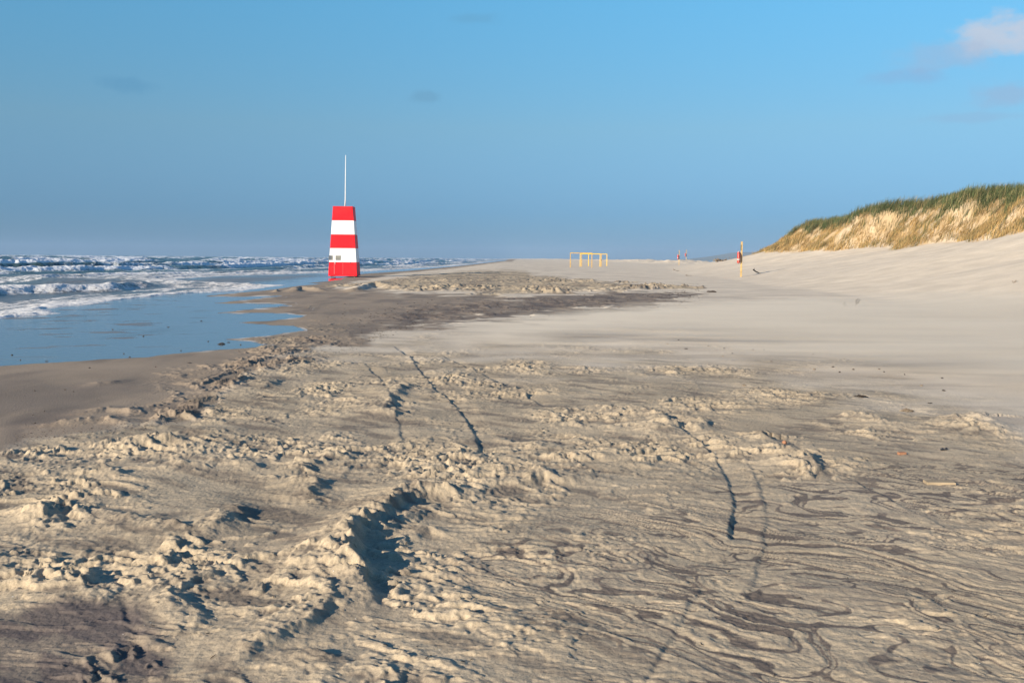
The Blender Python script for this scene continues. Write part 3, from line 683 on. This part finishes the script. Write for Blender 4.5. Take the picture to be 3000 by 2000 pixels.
bm = bmesh.new(); k_ = wat(th) / 2
box(bm, (0, 0, th + zb + .012), (2 * k_ + .03, 2 * k_ + .03, .03), .008); bm_obj('roof', bm, M_RED, T)
bm = bmesh.new(); tube(bm, [(0.06, 0, th + zb + .03), (.10, 0, th + zb + .6), (.125, 0, th + zb + 2.4), (.15, 0, th + zb + 4.12)], [.05, .042, .034, .026], 12)
bm_obj('antenna_mast', bm, M_METAL, T, smooth=True)
bm = bmesh.new(); tube(bm, [(.06, 0, th + zb + .028), (.062, 0, th + zb + .07)], .11, 14); bm_obj('mast_foot', bm, M_STEEL, T)

# ------------------------------------------------------------------ yellow goal frames
M_YEL = paint('yellow_paint', (.80, .50, .025), .45, .12, 4, .4)
M_YELPATCH = paint('patchy_yellow_paint', (.62, .36, .06), .6, .35, 5, .3, dirt=(.06, .06, .055), dscale=2.4)  # duller yellow broken up by random dark patches
GOALS = [(1671, 1734, 63.0, 'leftmost yellow goal frame with dark patches on its posts', M_YELPATCH),
         (1700, 1757.8, 58.0, 'bright yellow goal frame in the middle, just before a patchy twin frame', M_YEL),
         (1704.2, 1761.4, 57.2, 'patchy yellow goal frame standing right behind the bright middle frame', M_YELPATCH),
         (1724.3, 1778, 53.6, 'rightmost and farthest yellow goal frame', M_YEL)]
gp = None
for i, (pa, pb_, wpx, lab, mat) in enumerate(GOALS):
    D = 3.0 * F / wpx; xa, xb = AT(pa, D), AT(pb_, D); zt = gz((xa + xb) / 2, D)
    o = empty('goal_frame', ((xa + xb) / 2, D, zt)); tag(o, lab, 'goal frame', 'yellow goal frames on the beach')
    hwid = 1.5; Hh = 2.0 if i != 0 else 2.05
    for sx in (-1, 1):
        bm = bmesh.new(); box(bm, (sx * hwid, 0, Hh / 2 - .2 - .055), (.095, .095, Hh + .4 - .115 - .002), .012); bm_obj('post', bm, mat, o)
    bm = bmesh.new(); box(bm, (0, 0, Hh - .057), (2 * hwid + .095, .095, .095), .012); bm_obj('crossbar', bm, mat, o)

# ------------------------------------------------------------------ rescue posts with ring buoys
M_POST = paint('post_wood', (.46, .32, .14), .8, .25, 4, .2, dirt=(.35, .24, .10), dscale=3)
M_ORANGE = paint('orange_plastic', (.80, .030, .012), .5, .08, 4, .25)
M_SIGN = paint('sign_face', (.015, .06, .04), .5, .1, 4); M_SIGNE = paint('sign_edge', (.75, .75, .72), .5, .05)
M_ROPE = paint('rope', (.6, .58, .52), .8, .2, 20)
def rescue_post(px, top, bot, lab, tint=None):
    Hh = 2.6; D = Hh * F / (bot - top); x = AT(px, D); z = gz(x, D)
    o = empty('rescue_post', (x, D, z), -math.atan2(x, D)); tag(o, lab, 'rescue post', 'rescue posts with orange ring buoys')
    bm = bmesh.new(); box(bm, (0, 0, Hh / 2 - .2), (.135, .135, Hh + .4), .012); bm_obj('post', bm, M_POST, o)
    bm = bmesh.new(); box(bm, (-.098, -.02, Hh - .42), (.022, .30, .42), .004); pl = bm_obj('sign_plate', bm, M_SIGN, o)
    bm = bmesh.new(); box(bm, (-.083, -.02, Hh - .42), (.006, .31, .43), .002); bm_obj('rim', bm, M_SIGNE, pl)
    zc = 1.43; cx = -.205; R, r = .345, .10
    # ring: flattened torus in the plane facing the sea
    bm = bmesh.new(); nu, nv = 48, 14; g = []
    for a in range(nu):
        th_ = 2 * math.pi * a / nu; row = []
        for b in range(nv):
            ph = 2 * math.pi * b / nv; rr = R + r * 1.05 * math.cos(ph)
            row.append(bm.verts.new((cx + r * .95 * math.sin(ph), rr * math.cos(th_), zc + rr * 1.02 * math.sin(th_))))
        g.append(row)
    for a in range(nu):
        for b in range(nv): bm.faces.new((g[a][b], g[(a + 1) % nu][b], g[(a + 1) % nu][(b + 1) % nv], g[a][(b + 1) % nv]))
    ring = bm_obj('ring_buoy', bm, M_ORANGE, o, smooth=True)
    for th0 in (.35, .35 + math.pi / 2, .35 + math.pi, .35 + 1.5 * math.pi, 2.05 + math.pi):
        bm = bmesh.new(); g = []
        for a in range(4):
            th_ = th0 + .055 * (a - 1.5); row = []
            for b in range(nv):
                ph = 2 * math.pi * b / nv; rr = R + (r * 1.05 + .006) * math.cos(ph)
                row.append(bm.verts.new((cx + (r * .95 + .006) * math.sin(ph), rr * math.cos(th_), zc + rr * 1.02 * math.sin(th_))))
            g.append(row)
        for a in range(3):
            for b in range(nv): bm.faces.new((g[a][b], g[a + 1][b], g[a + 1][(b + 1) % nv], g[a][(b + 1) % nv]))
        bm_obj('band', bm, M_SIGNE, ring, smooth=True)
    bm = bmesh.new(); pts = []
    for a in range(33):
        th_ = 2 * math.pi * a / 32; sag = R + r + .03 + .03 * abs(math.sin(2 * (th_ - .35)))
        pts.append((cx, sag * math.cos(th_), zc + sag * math.sin(th_)))
    tube(bm, pts, .011, 6, cap=False); bm_obj('grab_rope', bm, M_ROPE, ring, smooth=True)
    bm = bmesh.new(); box(bm, (-.13, 0, zc + .28), (.12, .06, .05), .006); box(bm, (-.085, 0, zc), (.03, .11, .7), .004); bm_obj('bracket', bm, M_BLACK, o)
    return o
rescue_post(2172.2, 713.6, 816, 'nearest wooden rescue post with an orange ring buoy, at the foot of the dune')
rescue_post(1989.5, 734.5, 777, 'distant rescue post with an orange ring buoy, left of the two far posts')
rescue_post(2010.3, 736, 768.5, 'farthest and smallest rescue post, right of the other distant post')

# ------------------------------------------------------------------ driftwood, twigs and bits
M_DRIFTW = paint('dark_driftwood', (.045, .035, .028), .9, .4, 10, .2, bump=.3)
M_GREYW = paint('grey_driftwood', (.20, .155, .11), .9, .35, 10, .2, bump=.3)
M_WEED = paint('seaweed', (.035, .024, .016), .6, .5, 12, .4)
M_PLANK = paint('sun_bleached_plank', (.36, .28, .185), .9, .3, 7, .2, bump=.2)
M_BRICK = paint('brick_fragment', (.33, .165, .095), .9, .25, 12, .2, bump=.3)
M_SHELL = paint('dark_shell', (.03, .03, .035), .35, .3, 10, .5)
def place(name, px, py, zoff=0.0, rz=0.0):
    p_ = None; z = 0.0
    for _ in range(6):                  # settle on the relief
        p_ = W(px, py, z); z = gz(*p_)
        if z > 1.4: break
    return empty(name, (p_[0], p_[1], z + zoff), rz), p_[1]
def onslope(name, px, D, rz=0):
    x = AT(px, D); return empty(name, (x, D, gz(x, D)), rz), D
def branch(o, D, wpx, rise, mat, forks=2, seed=0, rad=.02, name='stem', bend=.2):
    rr = random.Random(seed); L = wpx / F * D
    pts = [Vector((L * (t - .5), .12 * L * math.sin(3 * t + seed), rise * L * (1 - t) ** 1.6 + bend * L * (t - .5) ** 2 + rad * .4)) for t in [i / 7 for i in range(8)]]
    bm = bmesh.new(); tube(bm, pts, [rad * (1 - .7 * i / 7) * rr.uniform(.85, 1.15) for i in range(8)], 7); bm_obj(name, bm, mat, o, smooth=True)
    for k in range(forks):
        a = pts[1 + (k * 2) % 6]; bm = bmesh.new(); q = [a]; dv = Vector((rr.uniform(-.5, .8), rr.uniform(-.6, .6), rr.uniform(.1, .9))).normalized()
        for j in range(4): q.append(q[-1] + dv * L * .09); dv = (dv + Vector((rr.uniform(-.3, .3),) * 2 + (rr.uniform(-.2, .2),))).normalized()
        tube(bm, q, [rad * .5 * (1 - .2 * i) for i in range(5)], 6); bm_obj('fork', bm, mat, o, smooth=True)
def twigs(o, D, hpx, n_, mat, seed, spread=.5, rad=.012):
    rr = random.Random(seed); H_ = 1.5 * hpx / F * D
    for k in range(n_):
        bm = bmesh.new(); q = [Vector((rr.uniform(-.1, .1) * H_, rr.uniform(-.1, .1) * H_, -.03))]; dv = Vector((rr.uniform(-.3, 1) * spread, rr.uniform(-.5, .5) * spread, 1)).normalized(); l = H_ * rr.uniform(.5, 1.05)
        for j in range(6): q.append(q[-1] + dv * l / 6); dv = (dv + Vector((rr.uniform(-.25, .3), rr.uniform(-.25, .25), rr.uniform(-.15, .1)))).normalized()
        tube(bm, q, [rad * (1 - .13 * i) for i in range(7)], 6)
        for j in (2, 3, 4, 5):
            d2 = Vector((rr.uniform(-1, 1), rr.uniform(-1, 1), rr.uniform(.2, 1))).normalized()
            tube(bm, [q[j], q[j] + d2 * l * .13, q[j] + d2 * l * .24 + Vector((0, 0, l * .03))], [rad * .55, rad * .42, rad * .25], 5)
        bm_obj('stem', bm, mat, o, smooth=True)
def lump(name, wpx, hgt, px, py, mat, lab, cat, group=None, seed=0, flat=.5, sink=.15):
    o_, D = place(name, px, py); loc = o_.location.copy(); bpy.data.objects.remove(o_)
    L = wpx / F * D; bm = bmesh.new(); bmesh.ops.create_icosphere(bm, subdivisions=3, radius=.5); rr = random.Random(seed); ph = [rr.uniform(0, 6) for _ in range(9)]
    for v_ in bm.verts:
        c = v_.co; k = 1 + .22 * math.sin(5 * c.x + ph[0]) * math.sin(6 * c.y + ph[1]) + .16 * math.sin(11 * c.y + ph[2]) * math.sin(9 * c.z + ph[3]) + .10 * math.sin(17 * c.x + ph[4]) * math.sin(15 * c.z + ph[5])
        v_.co = Vector((c.x * k * L, c.y * k * L * flat * 1.4, c.z * k * hgt))
    o = bm_obj(name, bm, mat, smooth=True, loc=loc + Vector((0, 0, hgt * (.5 - sink)))); o.rotation_euler = (0, 0, rr.uniform(-.5, .5))
    return tag(o, lab, cat, group)
def weed(px, py, wpx, lab, group=None, seed=0, n_=7, mat=None):
    """clump of bent weed strips lying on the sand"""
    o, D = place('seaweed_clump', px, py); tag(o, lab, 'seaweed', group); rr = random.Random(seed); L = wpx / F * D; bm = bmesh.new()
    for k in range(n_):
        a = rr.uniform(-.6, .6) + (math.pi if rr.random() < .5 else 0); x0, y0 = rr.uniform(-.3, .3) * L, rr.uniform(-.25, .25) * L; q = []
        for j in range(6):
            t = j / 5; q.append((x0 + math.cos(a) * L * (t - .5) * rr.uniform(.5, .9), y0 + math.sin(a) * L * .5 * (t - .5), .004 + L * (.10 + .10 * rr.random()) * math.sin(math.pi * t) * rr.uniform(.3, 1)))
        tube(bm, q, [L * .03, L * .055, L * .06, L * .05, L * .04, L * .015], 6)
    bm_obj('fronds', bm, mat or M_WEED, o, smooth=True); return o

o, D = onslope('driftwood_branch', 2219, 76, .1); tag(o, 'curved dark driftwood branch on the pale slope, right of the nearest rescue post', 'driftwood'); branch(o, D, 24, .45, M_DRIFTW, 2, 3, .055, 'limb', .25)
o, D = onslope('driftwood_root', 2108, 128, .1); tag(o, 'dark tangled driftwood root on the sand left of the nearest rescue post', 'driftwood')
bm = bmesh.new(); rr = random.Random(5)
for k in range(16):
    a = rr.uniform(0, 6.28); q = [Vector((rr.uniform(-.35, .35), rr.uniform(-.2, .2), rr.uniform(.0, .15)))]
    for j in range(4): q.append(q[-1] + Vector((.17 * math.cos(a) + rr.uniform(-.05, .05), .1 * math.sin(a), rr.uniform(-.06, .12))))
    tube(bm, q, [.09, .085, .07, .05, .03], 6)
bm_obj('limb', bm, M_GREYW, o, smooth=True)
o, D = onslope('driftwood_branch', 2142, 118, -.1); tag(o, 'thin arched twig on the skyline beside the dark driftwood root', 'driftwood'); branch(o, D, 14, .5, M_GREYW, 1, 8, .02, 'limb', .1)
o, D = place('driftwood_branch', 1983, 795); tag(o, 'pale branched driftwood lying below the two far rescue posts', 'driftwood'); branch(o, D, 24, .22, M_GREYW, 4, 11, .03, 'limb', .1)
o, D = place('driftwood_branch', 2018, 793); tag(o, 'low flat piece of driftwood right of the pale branched one', 'driftwood'); branch(o, D, 20, .08, M_GREYW, 1, 12, .025, 'limb', .05)
o, D = place('dead_plant', 2508, 896); tag(o, 'upright dead plant with forked dark stems in the drifting sand', 'plant'); twigs(o, D, 25, 4, M_DRIFTW, 21, .8, .02)
o, D = place('dead_plant', 2473, 899); tag(o, 'low broken dead plant left of the upright forked one', 'plant'); twigs(o, D, 15, 5, M_GREYW, 22, 1.1)
o, D = place('dead_plant', 2530, 897); tag(o, 'small leaning twig right of the upright forked plant', 'plant'); twigs(o, D, 11, 2, M_GREYW, 23, 1.6)
o, D = onslope('dead_plant', 2972, 38, 0); tag(o, 'bent dry twig on the dune slope near the right edge', 'plant'); twigs(o, D, 12, 3, M_GREYW, 24, 1.7)
# plank half buried
o, D = place('wooden_plank', 2752, 1416, .0, -.06); tag(o, 'short pale plank half buried in the sand at the right', 'plank')
bm = bmesh.new(); box(bm, (0, 0, .001), (84 / F * D, .09, .035), .004); bm_obj('board', bm, M_PLANK, o)
lump('brick_fragment', 13, .035, 2298, 1300, M_BRICK, 'orange brick fragment beside the sand ridge in the right middle', 'brick fragment', seed=3, flat=.6)
o, D = place('wood_scrap', 2642, 1330, .0, .2); tag(o, 'orange brown scrap of wood on a small sand pedestal', 'wood scrap'); bm = bmesh.new(); box(bm, (0, 0, .008), (24 / F * D, .035, .022), .004); bm_obj('board', bm, M_BRICK, o)
lump('dark_shell', 13, .022, 2760, 1319, M_SHELL, 'pair of dark mussel shells lying open, left half', 'shell', 'dark shells at the right', 31)
lump('dark_shell', 10, .026, 2771, 1318, M_SHELL, 'dark mussel shell leaning against its left neighbour', 'shell', 'dark shells at the right', 32)
weed(2522, 1163, 34, 'dark seaweed clump on a small pedestal, right middle', seed=41)
weed(2724, 1182, 13, 'dark tuft standing on a sand stalk at the edge of the blowing sand', seed=42, n_=9)
weed(2660, 1205, 38, 'flat straw coloured weed strand near the dark tuft', seed=43, mat=M_GREYW)
weed(2290, 1337, 22, 'small black stick of weed below the brick fragment', seed=44, n_=4)
weed(2085, 856, 24, 'dark weed heap at the right tip of the dark wrack band', seed=45, n_=12)
weed(648, 1008, 20, 'brown weed clump in the shallow water near the scalloped edge', seed=46, n_=10)
weed(670, 1003, 8, 'small dark weed knot right of the brown clump in the water', seed=47)
weed(493, 958, 8, 'single dark weed knot in the middle of the shallow water', seed=48)
weed(557, 1064, 15, 'short dark stick on the damp sand below the water edge', seed=49, n_=3)
weed(688, 1079, 12, 'dark weed scrap between damp and dry sand', seed=50)
weed(137, 1058, 9, 'dark weed scrap at the lower left edge of the water', seed=51, n_=4)
# scattered small dark bits nothing tells apart
spots = [(35, 1040), (60, 1055), (262, 1078), (363, 1036), (530, 1027), (102, 1145), (190, 1142), (215, 1148), (130, 1205), (103, 1240), (455, 1075), (700, 1030), (830, 985), (880, 990), (905, 975), (960, 930), (1010, 915), (1080, 905), (1120, 925), (1165, 890), (1010, 890), (905, 905), (380, 1046), (330, 965), (420, 985), (610, 1000), (590, 940), (705, 1010)]
for i, (a, b) in enumerate(spots):
    lump('weed_bit', random.Random(i).uniform(3, 6), .014, a, b, M_WEED, 'small dark weed bit scattered on the wet sand and shallow water', 'seaweed', 'small weed bits on the wet sand', 60 + i, .4)
spots = [(1955, 1008), (1988, 996), (2010, 1022), (2075, 1014), (2122, 1020), (2145, 1035), (2205, 1025), (2238, 1025), (2260, 1060), (2382, 1038), (2472, 1052), (2440, 1075), (2385, 1083), (2460, 1091), (2500, 1083), (2575, 1082), (2590, 1090), (2650, 1098), (2700, 1130), (2760, 1108), (2765, 1145), (2118, 1044), (2030, 1085), (1915, 1080), (2180, 1130), (1998, 1090)]
for i, (a, b) in enumerate(spots):
    lump('weed_bit', random.Random(i + 50).uniform(4, 10), .022, a, b, M_WEED if i % 3 else M_GREYW, 'small dark weed knob standing on a sand pedestal at the edge of the blowing sand', 'seaweed', 'weed knobs on sand pedestals', 100 + i, .5, .3)
# wrack: countless tiny bits along the dark band
bm = bmesh.new(); rr = random.Random(9)
for k in range(1500):
    pth = rr.choice([DARKB, None, None])
    if pth: uu, vv = rr.uniform(1000, 2070), 0; vv = 905 - (uu - 1500) * .06 + rr.gauss(0, 14)
    else: uu = rr.uniform(40, 1250); vv = np.interp(uu, vAB[:, 0], vAB[:, 1]) - abs(rr.gauss(0, 26)) + 12
    p_ = W(uu, vv); D = p_[1]; L = rr.uniform(2, 7) / F * D; a = rr.uniform(-.7, .7); z = 0.0
    q = [(p_[0] + (t - .5) * L * math.cos(a), p_[1] + (t - .5) * L * math.sin(a), L * .12 * math.sin(math.pi * t)) for t in (0, .5, 1)]
    tube(bm, q, [L * .07, L * .12, L * .05], 5)
vs = np.array([v_.co for v_ in bm.verts]); zg = ground(vs[:, 0], vs[:, 1])[0]
for v_, h_ in zip(bm.verts, zg): v_.co.z += float(h_)
tag(bm_obj('wrack', bm, M_WEED, smooth=True), 'line of dark wrack bits along the damp sand', 'wrack', kind='stuff')

def litter(name, n_, mat, lab, lo, hi, seed):
    bm = bmesh.new(); rr = random.Random(seed)
    for k in range(n_):
        uu = rr.uniform(-100, 3100); vv = rr.uniform(1060, 2050)
        if vv < np.interp(uu, vAB[:, 0], vAB[:, 1]) + 10: continue
        p_ = W(uu, vv); L_ = rr.uniform(lo, hi); a = rr.uniform(0, 3.14)
        tube(bm, [(p_[0] + (t - .5) * L_ * math.cos(a), p_[1] + (t - .5) * L_ * math.sin(a), .002 + L_ * rr.uniform(0, .2)) for t in (0, .5, 1)], [L_ * .06, L_ * .09, L_ * .04], 5)
    vs = np.array([v_.co for v_ in bm.verts]); zg = ground(vs[:, 0], vs[:, 1])[0]
    for v_, h_ in zip(bm.verts, zg): v_.co.z += float(h_)
    tag(bm_obj(name, bm, mat, smooth=True), lab, 'beach litter', kind='stuff')
litter('twig_litter', 300, M_WEED, 'tiny dark twig fragments strewn over the trampled sand', .006, .024, 3)
litter('shell_litter', 60, M_SIGNE, 'tiny pale shell fragments strewn over the trampled sand', .005, .011, 4)

# ------------------------------------------------------------------ haze
HAZE = .00014
if HAZE:
    bm = bmesh.new(); box(bm, (0, 3300, 36), (34000, 7400, 78)); hz_m = bpy.data.materials.new('sea_haze'); hz_m.use_nodes = True; nt = hz_m.node_tree
    nt.nodes.remove(nt.nodes['Principled BSDF']); pv = nt.nodes.new('ShaderNodeVolumePrincipled'); pv.inputs['Density'].default_value = HAZE; pv.inputs['Color'].default_value = (.36, .52, .74, 1)
    nt.links.new(pv.outputs[0], nt.nodes['Material Output'].inputs['Volume']); hb = bm_obj('haze', bm, hz_m); tag(hb, kind='stuff')
    hb['label'] = 'thin pale sea haze over the whole beach'; hb['category'] = 'haze'

# ------------------------------------------------------------------ sand blowing low over the beach
def blowing_sand():
    m = bpy.data.materials.new('blowing_sand'); m.use_nodes = True; nt = m.node_tree; L = nt.links.new
    nt.nodes.remove(nt.nodes['Principled BSDF']); pv = nt.nodes.new('ShaderNodeVolumePrincipled'); pv.inputs['Color'].default_value = (.86, .79, .68, 1); pv.inputs['Anisotropy'].default_value = .1
    geo = N(nt, 'ShaderNodeNewGeometry'); tc = N(nt, 'ShaderNodeTexCoord')
    mp = N(nt, 'ShaderNodeMapping'); mp.inputs['Rotation'].default_value = (0, 0, math.radians(14)); mp.inputs['Scale'].default_value = (.20, 1.0, 2.4); L(geo.outputs['Position'], mp.inputs['Vector'])
    no = N(nt, 'ShaderNodeTexNoise'); no.inputs['Scale'].default_value = 1; no.inputs['Detail'].default_value = 4; L(mp.outputs[0], no.inputs['Vector'])
    mr = N(nt, 'ShaderNodeMapRange'); mr.interpolation_type = 'SMOOTHSTEP'; mr.inputs['From Min'].default_value = .42; mr.inputs['From Max'].default_value = .66; L(no.outputs['Fac'], mr.inputs['Value'])
    sx = N(nt, 'ShaderNodeSeparateXYZ'); L(tc.outputs['Generated'], sx.inputs[0])
    def soft(out, a, b):
        r = N(nt, 'ShaderNodeMapRange'); r.interpolation_type = 'SMOOTHSTEP'; r.inputs['From Min'].default_value = a; r.inputs['From Max'].default_value = b; L(out, r.inputs['Value']); return r.outputs['Result']
    def mul(a, b):
        n_ = N(nt, 'ShaderNodeMath', operation='MULTIPLY')
        for i_, q_ in enumerate((a, b)):
            if isinstance(q_, float): n_.inputs[i_].default_value = q_
            else: L(q_, n_.inputs[i_])
        return n_.outputs[0]
    ps = N(nt, 'ShaderNodeSeparateXYZ'); L(geo.outputs['Position'], ps.inputs[0])
    def lin(a, b, c):                       # a x + b y + c in metres
        n1_ = N(nt, 'ShaderNodeMath', operation='MULTIPLY_ADD'); L(ps.outputs['X'], n1_.inputs[0]); n1_.inputs[1].default_value = a; n1_.inputs[2].default_value = c
        n2_ = N(nt, 'ShaderNodeMath', operation='MULTIPLY_ADD'); L(ps.outputs['Y'], n2_.inputs[0]); n2_.inputs[1].default_value = b; L(n1_.outputs[0], n2_.inputs[2]); return n2_.outputs[0]
    d = mul(mul(soft(lin(1, -.424, 9.9), 0.0, 3.2), soft(lin(.614, .789, -12.3), 0.2, 3.0)), mul(soft(lin(0, -1, 30), 0.0, 5.0), soft(lin(-.82, .573, 0), -.6, 1.5)))
    d = mul(d, mr.outputs['Result'])
    d = mul(d, soft(sx.outputs['Z'], 1.0, .15)); d = mul(d, BLOW); L(d, pv.inputs['Density']); L(pv.outputs[0], nt.nodes['Material Output'].inputs['Volume'])
    bm = bmesh.new(); vs = [(-2.5, 17.5), (7.2, 10), (2.8, 30), (22, 30)]
    lo = [bm.verts.new((a, b, .02 + .3 * max(0, a - 14) / 10)) for a, b in vs]; hi = [bm.verts.new((a, b, .34 + 1.1 * max(0, a - 14) / 10)) for a, b in vs]
    for q in ((lo[0], lo[2], lo[3], lo[1]), (hi[0], hi[1], hi[3], hi[2]), (lo[0], lo[1], hi[1], hi[0]), (lo[2], hi[2], hi[3], lo[3]), (lo[0], hi[0], hi[2], lo[2]), (lo[1], lo[3], hi[3], hi[1])): bm.faces.new(q)
    o = bm_obj('blowing_sand', bm, m); tag(o, 'thin veil of pale sand blowing low over the beach', 'blowing sand', kind='stuff')
BLOW = .85
blowing_sand()
S.cycles.volume_step_rate = .12; S.cycles.volume_max_steps = 200

# ------------------------------------------------------------------ sky, sun, camera
AZ = math.radians(225); EL = math.radians(18)          # sun behind the camera, to the left
w = bpy.data.worlds.new('World'); S.world = w; w.use_nodes = True; nt = w.node_tree; L = nt.links.new
bg = nt.nodes['Background']; sky = N(nt, 'ShaderNodeTexSky', sky_type='NISHITA'); sky.sun_disc = False; sky.sun_elevation = EL; sky.sun_rotation = AZ
sky.air_density = 1.0; sky.dust_density = 0; sky.ozone_density = 8.0; sky.altitude = 0
tc = N(nt, 'ShaderNodeTexCoord'); out = sky.outputs[0]
# the air over the sea: the sky keeps a dull blue down to the horizon
sx = N(nt, 'ShaderNodeSeparateXYZ'); L(tc.outputs['Generated'], sx.inputs[0]); cr = N(nt, 'ShaderNodeValToRGB'); L(sx.outputs['Z'], cr.inputs['Fac'])
ST = [(0, (.20, .29, .42)), (.015, (.25, .36, .51)), (.045, (.36, .45, .55)), (.127, (.90, .78, .61)), (.25, (1.05, 1.22, .90)), (.6, (.85, 1.0, .95))]
while len(cr.color_ramp.elements) < len(ST): cr.color_ramp.elements.new(.5)
for e_, (p_, c_) in zip(cr.color_ramp.elements, ST): e_.position = p_; e_.color = (*[q * .5 for q in c_], 1)
t2 = N(nt, 'ShaderNodeVectorMath', operation='SCALE'); t2.inputs['Scale'].default_value = 2.0; L(cr.outputs['Color'], t2.inputs[0])
ml = N(nt, 'ShaderNodeMix', data_type='RGBA', blend_type='MULTIPLY'); ml.inputs['Factor'].default_value = 1; L(out, ml.inputs['A']); L(t2.outputs[0], ml.inputs['B']); out = ml.outputs['Result']
# small clouds, each at its own bearing and height in the sky
CL = [(365, 250, 66, 20, (.62, 1.8, 3.0), .6, 1.2), (1250, 285, 46, 18, (.85, 1.95, 2.95), .55, 2.3), (1390, 55, 60, 16, (.8, 2.2, 3.5), .6, 3.1),
      (2950, 105, 130, 52, (3.3, 3.65, 4.3), 1.1, 4.2), (2770, 165, 140, 40, (2.1, 2.85, 4.0), .6, 5.7), (2930, 280, 90, 34, (2.0, 2.7, 3.85), .65, 6.4), (2850, 345, 130, 14, (1.75, 2.5, 3.7), .35, 7.3), (2650, 228, 110, 22, (1.6, 2.45, 3.9), .45, 8.8)]
nz = N(nt, 'ShaderNodeTexNoise'); nz.inputs['Scale'].default_value = 34; nz.inputs['Detail'].default_value = 9; nz.inputs['Roughness'].default_value = .6
mp = N(nt, 'ShaderNodeMapping'); mp.inputs['Scale'].default_value = (1, 1, 1.9); L(tc.outputs['Generated'], mp.inputs['Vector']); L(mp.outputs[0], nz.inputs['Vector'])
for px, py, sx, sy, colr, op, sd in CL:
    d0 = Vector(ray(px, py)).normalized(); ax = Vector((0, 0, 1)).cross(d0).normalized() * -1; ay = ax.cross(d0) if False else d0.cross(ax) * -1
    def dotn(vec):
        n_ = N(nt, 'ShaderNodeVectorMath', operation='DOT_PRODUCT'); L(tc.outputs['Generated'], n_.inputs[0]); n_.inputs[1].default_value = vec; return n_.outputs['Value']
    def mth(op_, a, b=None):
        n_ = N(nt, 'ShaderNodeMath', operation=op_)
        for i_, q_ in enumerate((a, b)):
            if q_ is None: continue
            if isinstance(q_, (int, float)): n_.inputs[i_].default_value = q_
            else: L(q_, n_.inputs[i_])
        return n_.outputs[0]
    a = mth('MULTIPLY', dotn(ax), F / sx); b = mth('MULTIPLY', dotn(ay), F / sy)
    r2 = mth('ADD', mth('MULTIPLY', a, a), mth('MULTIPLY', b, b)); g = mth('POWER', 2.718, mth('MULTIPLY', r2, -.7))
    front = mth('GREATER_THAN', dotn(d0), 0.0)
    e = mth('ADD', g, mth('MULTIPLY', mth('SUBTRACT', nz.outputs['Fac'], .52), 1.5))
    mr = N(nt, 'ShaderNodeMapRange'); mr.interpolation_type = 'SMOOTHSTEP'; mr.inputs['From Min'].default_value = .25; mr.inputs['From Max'].default_value = .95; mr.inputs['To Max'].default_value = op * .8
    L(mth('MULTIPLY', mth('MULTIPLY', e, front), mth('MINIMUM', mth('MULTIPLY', g, 4.0), 1.0)), mr.inputs['Value'])
    mx = N(nt, 'ShaderNodeMix', data_type='RGBA'); L(mr.outputs['Result'], mx.inputs['Factor']); L(out, mx.inputs['A']); mx.inputs['B'].default_value = (*colr, 1); out = mx.outputs['Result']
L(out, bg.inputs['Color']); bg.inputs['Strength'].default_value = .100
sun = bpy.data.lights.new('sun', 'SUN'); sun.energy = 5.0; sun.angle = math.radians(.53); sun.color = (1.0, .88, .71)
so = bpy.data.objects.new('sun', sun); COL.objects.link(so)
sv = Vector((math.sin(AZ) * math.cos(EL), math.cos(AZ) * math.cos(EL), math.sin(EL))); so.rotation_euler = sv.to_track_quat('Z', 'Y').to_euler()
cam = bpy.data.cameras.new('camera'); cam.lens = F / 3000 * 36; cam.sensor_width = 36; cam.clip_start = .05; cam.clip_end = 30000
cob = bpy.data.objects.new('camera', cam); COL.objects.link(cob)
Mx = Matrix.Identity(4)
for i in range(3): Mx[i][0] = rgt[i]; Mx[i][1] = upv[i]; Mx[i][2] = -fwd[i]
Mx[0][3], Mx[1][3], Mx[2][3] = 0, 0, HC
cob.matrix_world = Mx; S.camera = cob
S.view_settings.view_transform = 'Standard'; S.view_settings.look = 'None'; S.view_settings.exposure = .77; S.view_settings.gamma = 1
S.cycles.use_denoising = True; S.cycles.max_bounces = 6; S.cycles.diffuse_bounces = 3; S.cycles.volume_bounces = 1
